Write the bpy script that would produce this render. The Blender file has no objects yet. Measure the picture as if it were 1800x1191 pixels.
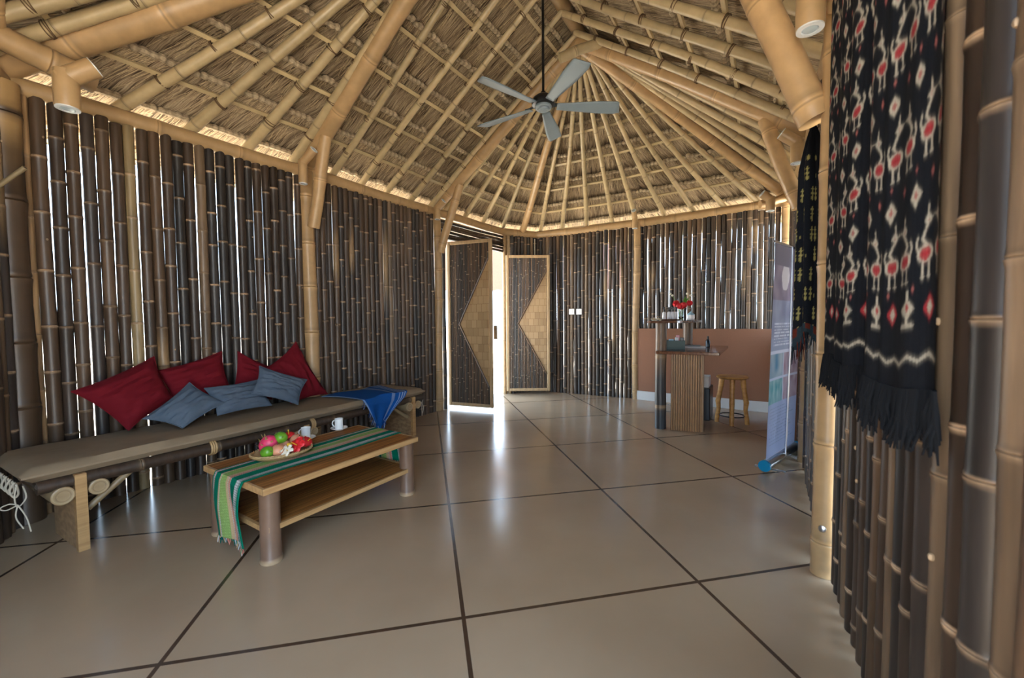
import bpy, math, random
import numpy as np
from mathutils import Vector, Matrix, Euler
from mathutils import noise as mnoise
random.seed(7)
R = random.random
def U_(a, b): return a + (b - a) * R()
S = bpy.context.scene
COL = S.collection

# ------------------------------------------------------------------ camera
F = 728.05; PIT = .0435; ROLL = -.0085; CH = 1.12
cd = bpy.data.cameras.new('camera'); cam = bpy.data.objects.new('camera', cd); COL.objects.link(cam)
cd.sensor_fit = 'HORIZONTAL'; cd.sensor_width = 36.0; cd.lens = F / 1800 * 36.0
cd.clip_start = .02; cd.clip_end = 300
cam.location = (0, 0, CH)
cam.matrix_world = Matrix.Translation((0, 0, CH)) @ Matrix.Rotation(math.pi/2 - PIT, 4, 'X') @ Matrix.Rotation(-ROLL*-1, 4, 'Z')
S.camera = cam
cd.dof.use_dof = True; cd.dof.focus_distance = 4.2; cd.dof.aperture_fstop = 3.4

# ------------------------------------------------------------------ world, sun, exposure
W = bpy.data.worlds.new('sky'); S.world = W; W.use_nodes = True
wn = W.node_tree; wn.nodes.clear()
wo = wn.nodes.new('ShaderNodeOutputWorld'); wb = wn.nodes.new('ShaderNodeBackground')
wr = wn.nodes.new('ShaderNodeValToRGB'); wt = wn.nodes.new('ShaderNodeTexCoord'); ws = wn.nodes.new('ShaderNodeSeparateXYZ')
wn.links.new(wt.outputs['Generated'], ws.inputs[0]); wn.links.new(ws.outputs['Z'], wr.inputs[0])
wr.color_ramp.elements[0].position = 0.0; wr.color_ramp.elements[0].color = (.68, .84, 1, 1)
wr.color_ramp.elements[1].position = .7; wr.color_ramp.elements[1].color = (.50, .72, 1, 1)
wn.links.new(wr.outputs[0], wb.inputs[0]); wb.inputs[1].default_value = 3.6
wn.links.new(wb.outputs[0], wo.inputs[0])
sd = bpy.data.lights.new('sun', 'SUN'); sun = bpy.data.objects.new('sun', sd); COL.objects.link(sun)
sd.energy = 20.0; sd.angle = math.radians(.6); sd.color = (1, .90, .76)
sun.rotation_euler = Euler((math.radians(7), math.radians(-5), 0)); sun.location = (0, 0, 12)
S.view_settings.view_transform = 'Standard'; S.view_settings.look = 'None'
S.view_settings.gamma = 1.0; S.view_settings.exposure = 1.72
S.view_settings.use_curve_mapping = False
try:
    S.cycles.use_denoising = True
    S.cycles.max_bounces = 8; S.cycles.diffuse_bounces = 5; S.cycles.glossy_bounces = 3
    S.cycles.sample_clamp_indirect = 6.0
except Exception: pass

# ------------------------------------------------------------------ sight lines (only used to measure positions on real planes)
def ray(px, py):
    x = (px-900)/F; y = (py-595.5)/F
    c, s = math.cos(ROLL), math.sin(ROLL); x, y = x*c+y*s, -x*s+y*c
    c, s = math.cos(PIT), math.sin(PIT)
    return Vector((x, c-s*y, -(s+c*y)))
def at_z(px, py, z):
    r = ray(px, py); return r*((z-CH)/r.z) + Vector((0, 0, CH))
def at_d(px, py, y):
    r = ray(px, py); return r*(y/r.y) + Vector((0, 0, CH))
def at_plane(px, py, P0, d):
    r = ray(px, py); n = Vector((d[1], -d[0], 0)); t = Vector((P0[0], P0[1], 0)).dot(n)/r.dot(n)
    return r*t + Vector((0, 0, CH))

# ------------------------------------------------------------------ materials
def newmat(name):
    m = bpy.data.materials.new(name); m.use_nodes = True
    nt = m.node_tree; b = nt.nodes['Principled BSDF']; return m, nt, b
def simple(name, col, rough=.5, metal=0., bump=0., bscale=40., var=0., spec=.5):
    m, nt, b = newmat(name)
    b.inputs['Base Color'].default_value = (*col, 1); b.inputs['Roughness'].default_value = rough
    b.inputs['Metallic'].default_value = metal; b.inputs['Specular IOR Level'].default_value = spec
    if bump or var:
        tc = nt.nodes.new('ShaderNodeTexCoord'); nz = nt.nodes.new('ShaderNodeTexNoise')
        nz.inputs['Scale'].default_value = bscale; nz.inputs['Detail'].default_value = 4
        nt.links.new(tc.outputs['Object'], nz.inputs['Vector'])
        if bump:
            bp = nt.nodes.new('ShaderNodeBump'); bp.inputs['Strength'].default_value = bump; bp.inputs['Distance'].default_value = .004
            nt.links.new(nz.outputs['Fac'], bp.inputs['Height']); nt.links.new(bp.outputs[0], b.inputs['Normal'])
        if var:
            mx = nt.nodes.new('ShaderNodeMix'); mx.data_type = 'RGBA'
            mx.inputs[6].default_value = (*[c*(1-var) for c in col], 1); mx.inputs[7].default_value = (*[min(1, c*(1+var)) for c in col], 1)
            nt.links.new(nz.outputs['Fac'], mx.inputs[0]); nt.links.new(mx.outputs[2], b.inputs['Base Color'])
    return m
def attrmat(name, rough=.5, stretch=(60, 60, 2), amount=.25, bump=.15, trans=0., spec=.5):
    """colour comes from the mesh's own 'Col' attribute, broken up by stretched noise"""
    m, nt, b = newmat(name)
    at = nt.nodes.new('ShaderNodeAttribute'); at.attribute_name = 'Col'
    tc = nt.nodes.new('ShaderNodeTexCoord'); mp = nt.nodes.new('ShaderNodeMapping'); mp.inputs['Scale'].default_value = stretch
    nz = nt.nodes.new('ShaderNodeTexNoise'); nz.inputs['Scale'].default_value = 1; nz.inputs['Detail'].default_value = 5
    nt.links.new(tc.outputs['Object'], mp.inputs[0]); nt.links.new(mp.outputs[0], nz.inputs['Vector'])
    mr = nt.nodes.new('ShaderNodeMapRange'); mr.inputs[1].default_value = .3; mr.inputs[2].default_value = .7
    mr.inputs[3].default_value = 1-amount; mr.inputs[4].default_value = 1+amount
    nt.links.new(nz.outputs['Fac'], mr.inputs[0])
    vm = nt.nodes.new('ShaderNodeVectorMath'); vm.operation = 'SCALE'
    nt.links.new(at.outputs['Color'], vm.inputs[0]); nt.links.new(mr.outputs[0], vm.inputs['Scale'])
    nt.links.new(vm.outputs[0], b.inputs['Base Color']); b.inputs['Roughness'].default_value = rough
    b.inputs['Specular IOR Level'].default_value = spec
    if bump:
        bp = nt.nodes.new('ShaderNodeBump'); bp.inputs['Strength'].default_value = bump; bp.inputs['Distance'].default_value = .003
        nt.links.new(nz.outputs['Fac'], bp.inputs['Height']); nt.links.new(bp.outputs[0], b.inputs['Normal'])
    if trans:
        tr = nt.nodes.new('ShaderNodeBsdfTranslucent'); mx = nt.nodes.new('ShaderNodeMixShader'); mx.inputs[0].default_value = trans
        nt.links.new(vm.outputs[0], tr.inputs[0]); nt.links.new(b.outputs[0], mx.inputs[1]); nt.links.new(tr.outputs[0], mx.inputs[2])
        nt.links.new(mx.outputs[0], nt.nodes['Material Output'].inputs[0])
    return m
M = {}
M['bamboo'] = attrmat('bamboo', .40, (14, 14, 14), .10, .10)
M['darkbamboo'] = attrmat('dark_bamboo', .42, (40, 40, 3), .35, .2)
M['cloth'] = attrmat('woven_cloth', .9, (300, 300, 300), .15, .3, spec=.1)
M['banner'] = attrmat('banner_film', .35, (2, 2, 2), .05, 0, trans=.6)
M['white'] = simple('white_ceramic', (.80, .80, .78), .12)
M['coffee'] = simple('coffee', (.02, .008, .004), .1)
M['red'] = simple('red_cotton', (.135, .006, .012), .85, bump=.5, bscale=25, var=.12, spec=.15)
M['greycloth'] = simple('blue_grey_cotton', (.085, .115, .155), .85, bump=.5, bscale=25, var=.12, spec=.15)
M['cushion'] = simple('taupe_canvas', (.25, .185, .118), .85, bump=.5, bscale=14, var=.12, spec=.2)
M['cord'] = simple('beige_cord', (.5, .45, .36), .9)
M['black'] = simple('black_plastic', (.012, .012, .014), .35)
M['blackcloth'] = simple('black_yarn', (.008, .009, .011), .95, spec=.1)
M['fanblack'] = simple('fan_black_metal', (.012, .012, .013), .35, .3)
M['blade'] = simple('grey_blue_blade', (.20, .25, .28), .45, var=.1, bscale=8)
M['bladedark'] = simple('blade_iron', (.03, .045, .055), .4, .3)
M['alu'] = simple('aluminium', (.6, .62, .65), .28, 1.)
M['bluecap'] = simple('blue_plastic', (.0, .22, .42), .35)
M['clay'] = simple('brown_render', (.26, .118, .065), .75, bump=.2, bscale=60, var=.06)
M['skirt'] = simple('white_tile', (.62, .62, .60), .3)
M['switch'] = simple('white_switch', (.8, .8, .8), .3)
M['rope'] = simple('brown_lashing', (.13, .075, .035), .8, bump=.6, bscale=300)
M['rattan'] = simple('rattan', (.42, .27, .12), .6, bump=.6, bscale=90, var=.3)
M['green'] = simple('dark_green_box', (.01, .045, .04), .5)
M['leaf'] = simple('green_leaf', (.10, .28, .03), .5, var=.3, bscale=30)
M['petalred'] = simple('red_petal', (.62, .012, .02), .5, var=.25, bscale=40)
M['petalwhite'] = simple('white_petal', (.75, .70, .58), .5, var=.1, bscale=40)
M['yellow'] = simple('yellow_flower', (.75, .45, .03), .5)
M['pink'] = simple('pink_skin', (.5, .10, .14), .5, var=.4, bscale=22)
M['dragon'] = simple('dragonfruit_skin', (.60, .035, .11), .45, var=.35, bscale=30)
M['dragontip'] = simple('dragonfruit_scale', (.55, .45, .16), .5)
M['mango'] = simple('green_mango', (.10, .27, .015), .35, var=.45, bscale=14)
M['apple'] = simple('peach_skin', (.58, .25, .14), .4, var=.3, bscale=16)
M['brown'] = simple('brown_wood', (.12, .06, .03), .5, var=.2)
M['label'] = simple('white_label', (.7, .72, .75), .4)
M['lid'] = simple('pale_blue_lid', (.30, .55, .68), .4)
M['paper'] = simple('paper', (.6, .55, .5), .6)
M['pinkitem'] = simple('pink_plastic', (.6, .25, .28), .4)
M['sand'] = simple('sandy_ground', (.62, .56, .46), .9, bump=.5, bscale=6, var=.1)
M['lens'] = simple('lamp_lens', (.5, .6, .66), .2, .2)
M['ring'] = simple('lamp_ring', (.70, .74, .76), .3, .2)
M['plaster'] = simple('pale_plaster', (.62, .60, .56), .8)
mg, nt, b = newmat('clear_glass'); b.inputs['Transmission Weight'].default_value = 1; b.inputs['Roughness'].default_value = .02; b.inputs['Base Color'].default_value = (.9, .97, .93, 1); M['glass'] = mg

def wood(name, c1, c2, direction, freq, rough=.45):
    """strips of wood running along a plan direction"""
    m, nt, b = newmat(name)
    tc = nt.nodes.new('ShaderNodeTexCoord'); mp = nt.nodes.new('ShaderNodeMapping')
    mp.inputs['Rotation'].default_value = (0, 0, -direction); nt.links.new(tc.outputs['Object'], mp.inputs[0])
    m2 = nt.nodes.new('ShaderNodeMapping'); m2.inputs['Scale'].default_value = (3, freq, freq); nt.links.new(mp.outputs[0], m2.inputs[0])
    nz = nt.nodes.new('ShaderNodeTexNoise'); nz.inputs['Scale'].default_value = 1; nz.inputs['Detail'].default_value = 5
    nt.links.new(m2.outputs[0], nz.inputs['Vector'])
    rp = nt.nodes.new('ShaderNodeValToRGB'); rp.color_ramp.elements[0].position = .35; rp.color_ramp.elements[1].position = .65
    rp.color_ramp.elements[0].color = (*c1, 1); rp.color_ramp.elements[1].color = (*c2, 1)
    nt.links.new(nz.outputs['Fac'], rp.inputs[0]); nt.links.new(rp.outputs[0], b.inputs['Base Color'])
    b.inputs['Roughness'].default_value = rough
    bp = nt.nodes.new('ShaderNodeBump'); bp.inputs['Strength'].default_value = .2; bp.inputs['Distance'].default_value = .002
    nt.links.new(nz.outputs['Fac'], bp.inputs['Height']); nt.links.new(bp.outputs[0], b.inputs['Normal'])
    return m
UA = math.atan2(.857, .515)        # the hall's long axis
M['tabletop'] = wood('laminated_bamboo_top', (.10, .034, .006), (.36, .145, .032), UA, 130, .6)
M['tabletop'].node_tree.nodes['Principled BSDF'].inputs['Specular IOR Level'].default_value = .25
M['edge'] = wood('light_wood_edge', (.34, .19, .075), (.46, .28, .12), UA, 60)
M['board'] = wood('leg_board', (.24, .14, .07), (.40, .25, .13), 0, 40)
M['stool'] = wood('varnished_stool', (.38, .17, .04), (.55, .28, .08), 0, 30, .4)
M['deskwood'] = wood('polished_desk', (.10, .04, .02), (.20, .09, .045), UA, 40, .18)
M['doorframe'] = attrmat('door_frame_wood', .45, (30, 30, 4), .18, .1)

# polished floor with thin wooden inlay strips one metre apart
m, nt, b = newmat('polished_concrete'); M['floor'] = m
tc = nt.nodes.new('ShaderNodeTexCoord'); mp = nt.nodes.new('ShaderNodeMapping'); mp.vector_type = 'TEXTURE'
mp.inputs['Location'].default_value = (-.1924, 1.5204, 0); mp.inputs['Rotation'].default_value = (0, 0, .205)
nt.links.new(tc.outputs['Object'], mp.inputs[0])
sx = nt.nodes.new('ShaderNodeSeparateXYZ'); nt.links.new(mp.outputs[0], sx.inputs[0])
def mth(op, a, bb=None):
    n = nt.nodes.new('ShaderNodeMath'); n.operation = op
    for i, q in enumerate((a, bb)):
        if q is None: continue
        if isinstance(q, (int, float)): n.inputs[i].default_value = q
        else: nt.links.new(q, n.inputs[i])
    return n.outputs[0]
def linemask(o):
    f = mth('FRACT', mth('ADD', o, 100.5)); return mth('LESS_THAN', mth('ABSOLUTE', mth('SUBTRACT', f, .5)), .0078)
mask = mth('MAXIMUM', linemask(sx.outputs['X']), linemask(sx.outputs['Y']))
nz = nt.nodes.new('ShaderNodeTexNoise'); nz.inputs['Scale'].default_value = 1.3; nz.inputs['Detail'].default_value = 6; nt.links.new(tc.outputs['Object'], nz.inputs['Vector'])
rp = nt.nodes.new('ShaderNodeValToRGB'); rp.color_ramp.elements[0].position = .3; rp.color_ramp.elements[1].position = .7
rp.color_ramp.elements[0].color = (.32, .222, .138, 1); rp.color_ramp.elements[1].color = (.40, .288, .188, 1)
nt.links.new(nz.outputs['Fac'], rp.inputs[0])
mx = nt.nodes.new('ShaderNodeMix'); mx.data_type = 'RGBA'; nt.links.new(mask, mx.inputs[0]); nt.links.new(rp.outputs[0], mx.inputs[6]); mx.inputs[7].default_value = (.055, .030, .018, 1)
nt.links.new(mx.outputs[2], b.inputs['Base Color'])
n2 = nt.nodes.new('ShaderNodeTexNoise'); n2.inputs['Scale'].default_value = 5; n2.inputs['Detail'].default_value = 5; nt.links.new(tc.outputs['Object'], n2.inputs['Vector'])
mr = nt.nodes.new('ShaderNodeMapRange'); mr.inputs[3].default_value = .12; mr.inputs[4].default_value = .26; nt.links.new(n2.outputs['Fac'], mr.inputs[0])
nt.links.new(mr.outputs[0], b.inputs['Roughness'])
bp = nt.nodes.new('ShaderNodeBump'); bp.inputs['Strength'].default_value = .05; bp.inputs['Distance'].default_value = .01
nt.links.new(n2.outputs['Fac'], bp.inputs['Height']); nt.links.new(bp.outputs[0], b.inputs['Normal'])

# thatch: UV u runs along the row, v up the slope (metres)
m, nt, b = newmat('alang_thatch'); M['thatch'] = m
uv = nt.nodes.new('ShaderNodeUVMap'); uv.uv_map = 'UVMap'
dn = nt.nodes.new('ShaderNodeTexNoise'); dn.inputs['Scale'].default_value = 4; nt.links.new(uv.outputs[0], dn.inputs['Vector'])
vs = nt.nodes.new('ShaderNodeVectorMath'); vs.operation = 'SCALE'; vs.inputs['Scale'].default_value = .07; nt.links.new(dn.outputs['Color'], vs.inputs[0])
va = nt.nodes.new('ShaderNodeVectorMath'); nt.links.new(uv.outputs[0], va.inputs[0]); nt.links.new(vs.outputs[0], va.inputs[1])
mpa = nt.nodes.new('ShaderNodeMapping'); mpa.inputs['Scale'].default_value = (160, 5, 1); nt.links.new(va.outputs[0], mpa.inputs[0])
na = nt.nodes.new('ShaderNodeTexNoise'); na.inputs['Scale'].default_value = 1; na.inputs['Detail'].default_value = 4; nt.links.new(mpa.outputs[0], na.inputs['Vector'])
mpb = nt.nodes.new('ShaderNodeMapping'); mpb.inputs['Scale'].default_value = (26, 3, 1); nt.links.new(va.outputs[0], mpb.inputs[0])
nb = nt.nodes.new('ShaderNodeTexNoise'); nb.inputs['Scale'].default_value = 1; nb.inputs['Detail'].default_value = 3; nt.links.new(mpb.outputs[0], nb.inputs['Vector'])
ad = nt.nodes.new('ShaderNodeMath'); ad.operation = 'MULTIPLY_ADD'; ad.inputs[1].default_value = .65
nt.links.new(na.outputs['Fac'], ad.inputs[0])
ml = nt.nodes.new('ShaderNodeMath'); ml.operation = 'MULTIPLY'; ml.inputs[1].default_value = .35; nt.links.new(nb.outputs['Fac'], ml.inputs[0]); nt.links.new(ml.outputs[0], ad.inputs[2])
rp = nt.nodes.new('ShaderNodeValToRGB'); rp.color_ramp.elements[0].position = .39; rp.color_ramp.elements[1].position = .66
rp.color_ramp.elements[0].color = (.055, .035, .020, 1); rp.color_ramp.elements[1].color = (.52, .41, .27, 1)
e = rp.color_ramp.elements.new(.5); e.color = (.25, .18, .11, 1)
nt.links.new(ad.outputs[0], rp.inputs[0]); nt.links.new(rp.outputs[0], b.inputs['Base Color'])
b.inputs['Roughness'].default_value = .8; b.inputs['Specular IOR Level'].default_value = .2
bp = nt.nodes.new('ShaderNodeBump'); bp.inputs['Strength'].default_value = .9; bp.inputs['Distance'].default_value = .006
nt.links.new(ad.outputs[0], bp.inputs['Height']); nt.links.new(bp.outputs[0], b.inputs['Normal'])
M['straw'] = attrmat('straw', .8, (80, 80, 80), .3, .3, spec=.2)

# woven bamboo panel
m, nt, b = newmat('woven_bamboo'); M['weave'] = m
uv = nt.nodes.new('ShaderNodeUVMap'); uv.uv_map = 'UVMap'
br = nt.nodes.new('ShaderNodeTexBrick'); br.inputs['Scale'].default_value = 5.5; br.inputs['Mortar Size'].default_value = .012; br.offset = .33
br.inputs['Color1'].default_value = (.46, .31, .16, 1); br.inputs['Color2'].default_value = (.33, .21, .10, 1); br.inputs['Mortar'].default_value = (.22, .12, .05, 1)
br.inputs['Row Height'].default_value = .55; br.inputs['Brick Width'].default_value = .40
nt.links.new(uv.outputs[0], br.inputs['Vector']); nt.links.new(br.outputs['Color'], b.inputs['Base Color']); b.inputs['Roughness'].default_value = .4
bp = nt.nodes.new('ShaderNodeBump'); bp.inputs['Strength'].default_value = .4; bp.inputs['Distance'].default_value = .003
nt.links.new(br.outputs['Fac'], bp.inputs['Height']); bp.invert = True; nt.links.new(bp.outputs[0], b.inputs['Normal'])

# ------------------------------------------------------------------ mesh builder and object helpers
WL = {}
def wl(o): return WL[o.name]
def tag(o, label=None, cat=None, group=None, kind=None):
    if label: o['label'] = label
    if cat: o['category'] = cat
    if group: o['group'] = group
    if kind: o['kind'] = kind
    return o
class MB:
    def __init__(s): s.v = []; s.f = []; s.c = []; s.uv = []; s.hc = False; s.hu = False; s.mi = []; s.cur = 0
    def add(s, vs, fs, col=None, uvs=None):
        o = len(s.v); s.v += [tuple(p) for p in vs]; s.f += [tuple(i+o for i in f) for f in fs]; s.mi += [s.cur]*len(fs)
        if col is None: s.c += [(1, 1, 1)]*len(vs)
        elif isinstance(col, tuple): s.c += [col]*len(vs); s.hc = True
        else: s.c += [tuple(q) for q in col]; s.hc = True
        if uvs is not None: s.uv += list(uvs); s.hu = True
        else: s.uv += [(0, 0)]*len(vs)
    def frame_box(s, O, X, Y, Z, col=None):
        O, X, Y, Z = map(Vector, (O, X, Y, Z))
        vs = [O, O+X, O+X+Y, O+Y, O+Z, O+X+Z, O+X+Y+Z, O+Y+Z]
        s.add(vs, [(0, 3, 2, 1), (4, 5, 6, 7), (0, 1, 5, 4), (1, 2, 6, 5), (2, 3, 7, 6), (3, 0, 4, 7)], col)
    def box(s, c, d, rz=0, col=None):
        cx, sx_ = math.cos(rz), math.sin(rz)
        X = Vector((cx, sx_, 0))*d[0]; Y = Vector((-sx_, cx, 0))*d[1]; Z = Vector((0, 0, d[2]))
        s.frame_box(Vector(c)-X/2-Y/2-Z/2, X, Y, Z, col)
    def rings(s, pts, rads, seg=12, cols=None, caps=True, ecc=None):
        pts = [Vector(p) for p in pts]; n = len(pts); vs = []; cc = []
        t0 = (pts[-1]-pts[0]).normalized() if (pts[-1]-pts[0]).length > 1e-6 else Vector((0, 0, 1))
        ref = Vector((0, 0, 1)) if abs(t0.z) < .9 else Vector((0, 1, 0))
        prev = None
        for i, p in enumerate(pts):
            t = (pts[min(i+1, n-1)]-pts[max(i-1, 0)])
            t = t.normalized() if t.length > 1e-9 else t0
            if prev is None: e1 = t.cross(ref).normalized()
            else: e1 = (prev - t*prev.dot(t)).normalized()
            prev = e1; e2 = t.cross(e1)
            for k in range(seg):
                a = 2*math.pi*k/seg; vs.append(p+(e1*math.cos(a)+e2*math.sin(a))*rads[i]); cc.append(cols[i] if cols else None)
        fs = [(i*seg+k, i*seg+(k+1) % seg, (i+1)*seg+(k+1) % seg, (i+1)*seg+k) for i in range(n-1) for k in range(seg)]
        if caps: fs += [tuple(range(seg-1, -1, -1)), tuple((n-1)*seg+k for k in range(seg))]
        s.add(vs, fs, cc if cols else None)
    def lathe(s, c, prof, seg=24, col=None, axis=None):
        c = Vector(c); vs = []
        Q = Vector((0, 0, 1)).rotation_difference(Vector(axis)).to_matrix() if axis is not None else Matrix.Identity(3)
        for r, z in prof:
            for k in range(seg):
                a = 2*math.pi*k/seg; vs.append(c + Q@Vector((r*math.cos(a), r*math.sin(a), z)))
        n = len(prof)
        fs = [(i*seg+k, i*seg+(k+1) % seg, (i+1)*seg+(k+1) % seg, (i+1)*seg+k) for i in range(n-1) for k in range(seg)]
        if prof[0][0] > 1e-5: fs.append(tuple(range(seg-1, -1, -1)))
        if prof[-1][0] > 1e-5: fs.append(tuple((n-1)*seg+k for k in range(seg)))
        s.add(vs, fs, col)
    def grid(s, fn, nu, nv, colfn=None, uvfn=None, wrap=False):
        vs = []; cc = []; uvs = []
        for j in range(nv+1):
            for i in range(nu+1):
                u, v = i/nu, j/nv; vs.append(fn(u, v))
                if colfn: cc.append(colfn(u, v))
                if uvfn: uvs.append(uvfn(u, v))
        w = nu+1
        s.add(vs, [(j*w+i, j*w+i+1, (j+1)*w+i+1, (j+1)*w+i) for j in range(nv) for i in range(nu)], cc or None, uvs or None)
    def ellipsoid(s, c, r, rot=(0, 0, 0), seg=20, rg=12, fn=None, col=None):
        Q = Euler(rot).to_matrix(); c = Vector(c); vs = [c+Q@Vector((0, 0, -r[2]))]
        for j in range(1, rg):
            th = math.pi*j/rg
            for k in range(seg):
                a = 2*math.pi*k/seg; p = Vector((math.sin(th)*math.cos(a), math.sin(th)*math.sin(a), -math.cos(th)))
                if fn: p = fn(p)
                vs.append(c+Q@Vector((p.x*r[0], p.y*r[1], p.z*r[2])))
        vs.append(c+Q@Vector((0, 0, r[2]))); fs = [(0, 1+(k+1) % seg, 1+k) for k in range(seg)]
        for j in range(rg-2):
            for k in range(seg): fs.append((1+j*seg+k, 1+j*seg+(k+1) % seg, 1+(j+1)*seg+(k+1) % seg, 1+(j+1)*seg+k))
        l = len(vs)-1; b0 = 1+(rg-2)*seg
        fs += [(b0+k, b0+(k+1) % seg, l) for k in range(seg)]
        s.add(vs, fs, col)
    def build(s, name, mat, parent=None, smooth=True, origin=None, mods=None):
        a = np.array(s.v)
        if origin is None:
            lo, hi = a.min(0), a.max(0); origin = ((lo[0]+hi[0])/2, (lo[1]+hi[1])/2, lo[2] if parent is None else (lo[2]+hi[2])/2)
        origin = Vector([float(q) for q in origin])
        me = bpy.data.meshes.new(name); me.from_pydata((a-np.array(origin)).tolist(), [], s.f)
        mats = mat if isinstance(mat, (list, tuple)) else [mat]
        for q in mats: me.materials.append(M[q] if isinstance(q, str) else q)
        if len(mats) > 1: me.polygons.foreach_set('material_index', s.mi)
        if s.hc:
            ca = me.attributes.new('Col', 'FLOAT_COLOR', 'POINT')
            ca.data.foreach_set('color', np.hstack([np.array(s.c, dtype=float), np.ones((len(s.c), 1))]).astype(np.float32).ravel())
        if s.hu:
            ul = me.uv_layers.new(name='UVMap'); idx = np.empty(len(me.loops), dtype=np.int32); me.loops.foreach_get('vertex_index', idx)
            ul.data.foreach_set('uv', np.array(s.uv, dtype=np.float32)[idx].ravel())
        if smooth:
            me.polygons.foreach_set('use_smooth', [True]*len(me.polygons))
            try: me.set_sharp_from_angle(angle=math.radians(42))
            except Exception: pass
        me.update()
        o = bpy.data.objects.new(name, me); COL.objects.link(o)
        if parent is not None: o.parent = parent; o.location = origin - wl(parent)
        else: o.location = origin
        WL[o.name] = origin
        for q in (mods or []):
            md = o.modifiers.new(q[0], q[0])
            for k_, v_ in q[1].items(): setattr(md, k_, v_)
        return o
def thing(name, loc, label, cat, group=None, kind=None):
    o = bpy.data.objects.new(name, None); COL.objects.link(o); o.location = loc; o.empty_display_size = .1
    WL[o.name] = Vector(loc); return tag(o, label, cat, group, kind)
def dup(root, loc, label):
    r = root.copy(); COL.objects.link(r); WL[r.name] = Vector(loc); r.location = loc; r['label'] = label
    for ch in [q for q in COL.objects if q.parent == root]:
        c = ch.copy(); COL.objects.link(c); c.parent = r
        for g in [q for q in COL.objects if q.parent == ch]:
            d = g.copy(); COL.objects.link(d); d.parent = c
    return r
def mul(c, k): return tuple(min(1, q*k) for q in c)
def mixc(a, b, t): return tuple(p*(1-t)+q*t for p, q in zip(a, b))
TAN = (.39, .25, .12); STRAWY = (.46, .35, .19)
def bamboo_mesh(mb, p0, p1, r0, r1=None, col=TAN, ring=None, ns=.34, bend=.006, seg=12, first=None, colfn=None, ringw=1., jit=.06, bump=1.0):
    p0 = Vector(p0); p1 = Vector(p1); r1 = r0 if r1 is None else r1; L = (p1-p0).length; a = (p1-p0)/L
    ref = Vector((0, 0, 1)) if abs(a.z) < .9 else Vector((1, 0, 0)); e1 = a.cross(ref).normalized(); e2 = a.cross(e1)
    ph1, ph2 = U_(0, 6.3), U_(0, 6.3); ring = ring or mul(col, 1.25)
    nodes = []; d = first if first is not None else U_(.05, ns)
    while d < L-.03: nodes.append(d); d += ns*U_(.85, 1.15)
    st = [(0, 1, 0)]; cc = [mul(col, U_(1-jit, 1+jit)) for _ in range(len(nodes)+2)]
    out = []   # (dist, scale, colour)
    def base(d, i): 
        c = cc[min(i, len(cc)-1)]; return colfn(d/L, c) if colfn else c
    out.append((0, 1, base(0, 0))); last = 0
    for i, nd in enumerate(nodes):
        w = .012*ringw*max(1, r0/.035)
        mid = (last+nd)/2
        if nd-last > .1: out.append((mid, .975, base(mid, i)))
        out.append((max(last+.002, nd-2.2*w), 1.0, base(nd, i)))
        out.append((nd-w, 1+.05*bump, mixc(base(nd, i), ring, .4))); out.append((nd-.35*w, 1+.075*bump, ring))
        out.append((nd, 1.0-.02*bump, mixc(ring, (.02, .012, .008), .45))); out.append((nd+.35*w, 1+.05*bump, ring))
        out.append((nd+1.1*w, 1.0, mixc(base(nd, i+1), (.02, .014, .01), .25))); out.append((nd+2.4*w, .99, base(nd, i+1))); last = nd+2.4*w
    out.append((L, 1, base(L, len(nodes))))
    out2 = []
    for o in out:
        if not out2 or o[0] > out2[-1][0]+1e-4: out2.append(o)
    pts = []; rs = []; cs = []
    for d, k, c in out2:
        t = d/L; off = (e1*math.sin(t*5.2+ph1)+e2*math.sin(t*6.1+ph2))*bend
        pts.append(p0+a*d+off); rs.append((r0+(r1-r0)*t)*k); cs.append(c)
    mb.rings(pts, rs, seg, cs)
def bamboo(name, p0, p1, r0, r1=None, parent=None, mat='bamboo', label=None, cat=None, group=None, kind=None, **k):
    mb = MB(); bamboo_mesh(mb, p0, p1, r0, r1, **k); o = mb.build(name, mat, parent); tag(o, label, cat, group, kind); return o
def torus(mb, c, axis, R0, r, seg=20, ts=6, col=None):
    axis = Vector(axis).normalized(); ref = Vector((0, 0, 1)) if abs(axis.z) < .9 else Vector((1, 0, 0))
    e1 = axis.cross(ref).normalized(); e2 = axis.cross(e1); c = Vector(c); vs = []
    for i in range(seg):
        a = 2*math.pi*i/seg; d = e1*math.cos(a)+e2*math.sin(a)
        for k in range(ts):
            q = 2*math.pi*k/ts; vs.append(c+d*(R0+r*math.cos(q))+axis*r*math.sin(q))
    mb.add(vs, [(i*ts+k, i*ts+(k+1) % ts, ((i+1) % seg)*ts+(k+1) % ts, ((i+1) % seg)*ts+k) for i in range(seg) for k in range(ts)], col)

# ------------------------------------------------------------------ plan of the hall (metres, camera above the origin)
V = {k: Vector(v) for k, v in {'V1': (-2.83, 2.36, 0), 'V2': (-1.85, 3.77, 0), 'V3': (-.93, 5.2, 0), 'Vd': (-.13, 6.33, 0), 'V4': (.41, 6.62, 0),
     'V5': (1.77, 5.87, 0), 'V6': (3.24, 4.86, 0), 'V7': (2.3, 3.2, 0), 'V8': (1.38, 1.76, 0), 'V9': (.62, .42, 0), 'V9b': (.10, -.50, 0), 'V10': (-2.05, 1.05, 0), 'V10b': (-1.0, -.45, 0)}.items()}
A2 = Vector((-.20, 2.755, 0)); A3 = Vector((.685, 4.2, 0))
ZB, RB = 2.47, .055
def Z(p, z): return Vector((p[0], p[1], z))
def lerp(a, b, t): return a+(b-a)*t

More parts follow.
